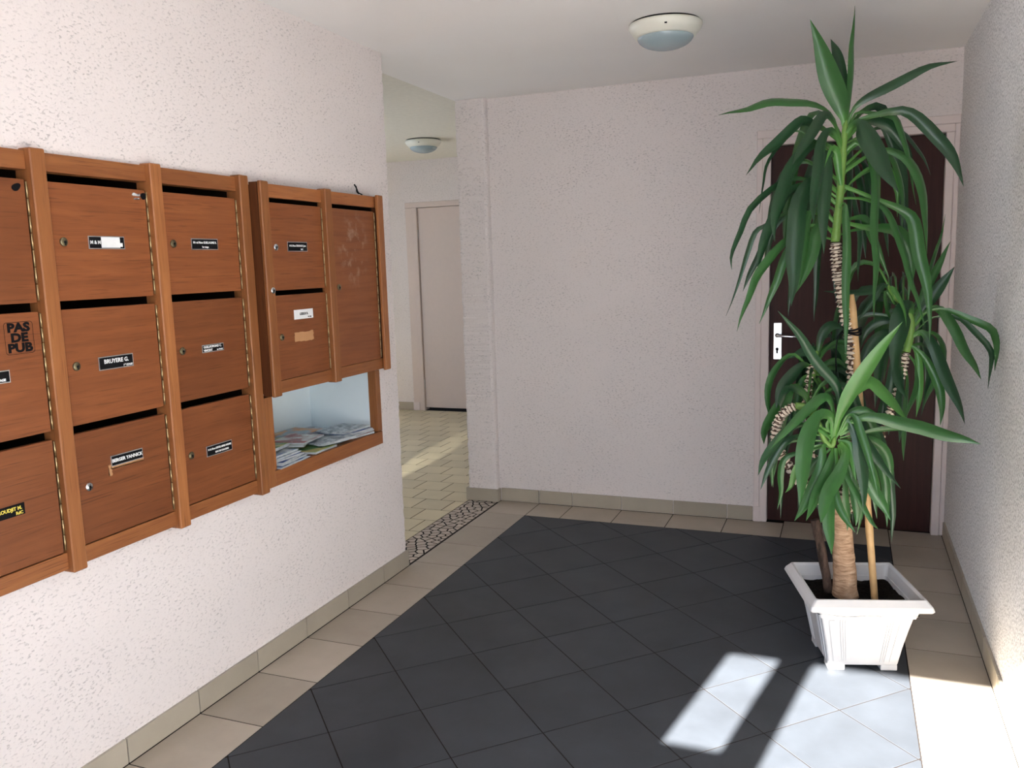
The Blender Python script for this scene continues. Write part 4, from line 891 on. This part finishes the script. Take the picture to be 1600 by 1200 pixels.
for key, r0, r1 in (('A', 0.020, 0.0165), ('B', 0.018, 0.013), ('C', 0.014, 0.013), ('D', 0.015, 0.013)):
    o = obj('cane', ring_cane(CANES[key], r0, r1), [M['scar_pale'], M['scar_dark']], Y_); P.append(o); cane_objs[key] = o
SH = {}
for crown, key, r0 in ((0, 'Ag', 0.015), (1, 'Dg', 0.013), (2, 'Bg', 0.012), (3, 'Cg', 0.012)):
    C = catmull(CANES[key], 16); bm, _ = tube(C, [r0*(1-0.45*i/16-(0.35 if i == 16 else 0))*(1+0.08*(i % 3)) for i in range(17)], 8); SH[crown] = obj('shoot', bm, M['shoot'], Y_, True); P.append(SH[crown])
VIEW = Vector((0.371, -0.929, 0.0))     # towards the entrance, where the light comes from
def leaf(parent, pts, w, tone, roll, n=16):
    C = catmull(pts, n); bm = bmesh.new(); rows_ = []; q0 = Vector(pts[-1])*3.1
    C = [c_+Vector((noise.noise(q0+c_*9), noise.noise(q0-c_*9), noise.noise(q0+c_*8+Vector((5, 5, 5)))))*0.007*min(1, i_/5) for i_, c_ in enumerate(C)]
    side = None
    for i, p in enumerate(C):
        T = (C[min(i+1, n)]-C[max(i-1, 0)]).normalized(); s = T.cross(VIEW)
        s = s.normalized() if s.length > 0.15 else (side or T.orthogonal().normalized())
        if side is not None: s = (s*0.5+side*0.5*(1 if s.dot(side) > 0 else 1)); s = (s-T*s.dot(T)).normalized()
        side = s.copy()
        s = Matrix.Rotation(math.radians(roll), 3, T) @ s; N = T.cross(s)
        t_ = i/n
        prof = 0.30 if t_ < 0.12 else 0.30+0.70*math.sin(min(1, (t_-0.12)/0.43)*math.pi/2)**1.3 if t_ < 0.55 else math.cos((t_-0.55)/0.45*math.pi/2)
        hw_ = max(0.0005, w*0.49*prof)
        rows_.append([bm.verts.new(p-s*hw_+N*hw_*0.34), bm.verts.new(p-s*hw_*0.5+N*hw_*0.12), bm.verts.new(p-N*hw_*0.06), bm.verts.new(p+s*hw_*0.5+N*hw_*0.12), bm.verts.new(p+s*hw_+N*hw_*0.34)])
    for a, b in zip(rows_, rows_[1:]):
        for k in range(4): bm.faces.new((a[k], a[k+1], b[k+1], b[k]))
    m = M['leaf0'] if tone < 0.28 else M['leaf1'] if tone < 0.66 else M['leaf2']
    uvl = bm.loops.layers.uv.new('along'); idx = {}
    for i, r__ in enumerate(rows_):
        for k, v__ in enumerate(r__): idx[v__] = (i/n, k/4)
    for f_ in bm.faces:
        for lp in f_.loops: lp[uvl].uv = idx[lp.vert]
    me = bpy.data.meshes.new('leaf'); bm.to_mesh(me); bm.free()
    for p_ in me.polygons: p_.use_smooth = True
    return link('leaf', me, m, parent)
for i, (crown, pts, w, tone, roll) in enumerate(LEAVES):
    leaf(SH[crown], pts, w, tone, roll*(1 if i % 2 else -1))
# the rest of each crown: arching leaves mostly on the far side
fr = random.Random(11)
for crown, key, count, a0, a1 in ((0, 'Ag', 10, 30, 150), (1, 'Dg', 12, 60, 200), (2, 'Bg', 16, 30, 140), (3, 'Cg', 8, 20, 110)):
    made = 0
    while made < count:
        az = math.radians(fr.uniform(a0, a1)); L_ = fr.uniform(0.30, 0.46)*(0.85 if crown == 3 else 1)
        C_ = catmull(CANES[key], 10); b = C_[fr.randint(2, 9)]; dr = Vector((math.cos(az), math.sin(az), 0)); up_ = fr.uniform(0.04, 0.14)
        pp = [b, b+dr*L_*0.18+Vector((0, 0, up_*0.7)), b+dr*L_*0.42+Vector((0, 0, up_*0.7)), b+dr*L_*0.60+Vector((0, 0, -L_*0.25)), b+dr*L_*0.66+Vector((0, 0, -L_*0.62)), b+dr*L_*0.67+Vector((0, 0, -L_*0.85))]
        if max(p.x for p in pp) > 2.41 or min(p.z for p in pp) < 0.40: continue
        made += 1
        leaf(SH[crown], [tuple(p) for p in pp], fr.uniform(0.024, 0.038), fr.choice((0.1, 0.2, 0.5)), fr.uniform(-35, 35))
# soft black tie holding the tall cane to the stake
tc = Vector(CANES['tie'])+Vector((-0.004, -0.008, 0)); bm = bmesh.new()
for k_ in range(3):
    ring = [tc+Vector((0.029*math.cos(a), 0.024*math.sin(a), 0.008*(k_-1)+0.004*math.sin(a*2+k_))) for a in [2*math.pi*i/20 for i in range(21)]]
    tube(ring, 0.0032, 6, True, bm)
tube(catmull([tc+Vector((-0.03, -0.01, 0)), tc+Vector((-0.045, -0.02, -0.02)), tc+Vector((-0.05, -0.02, -0.08)), tc+Vector((-0.047, -0.02, -0.14))], 12), 0.0025, 6, True, bm)
P.append(obj('tie', bm, M['black'], Y_, True))
under(Y_, P)
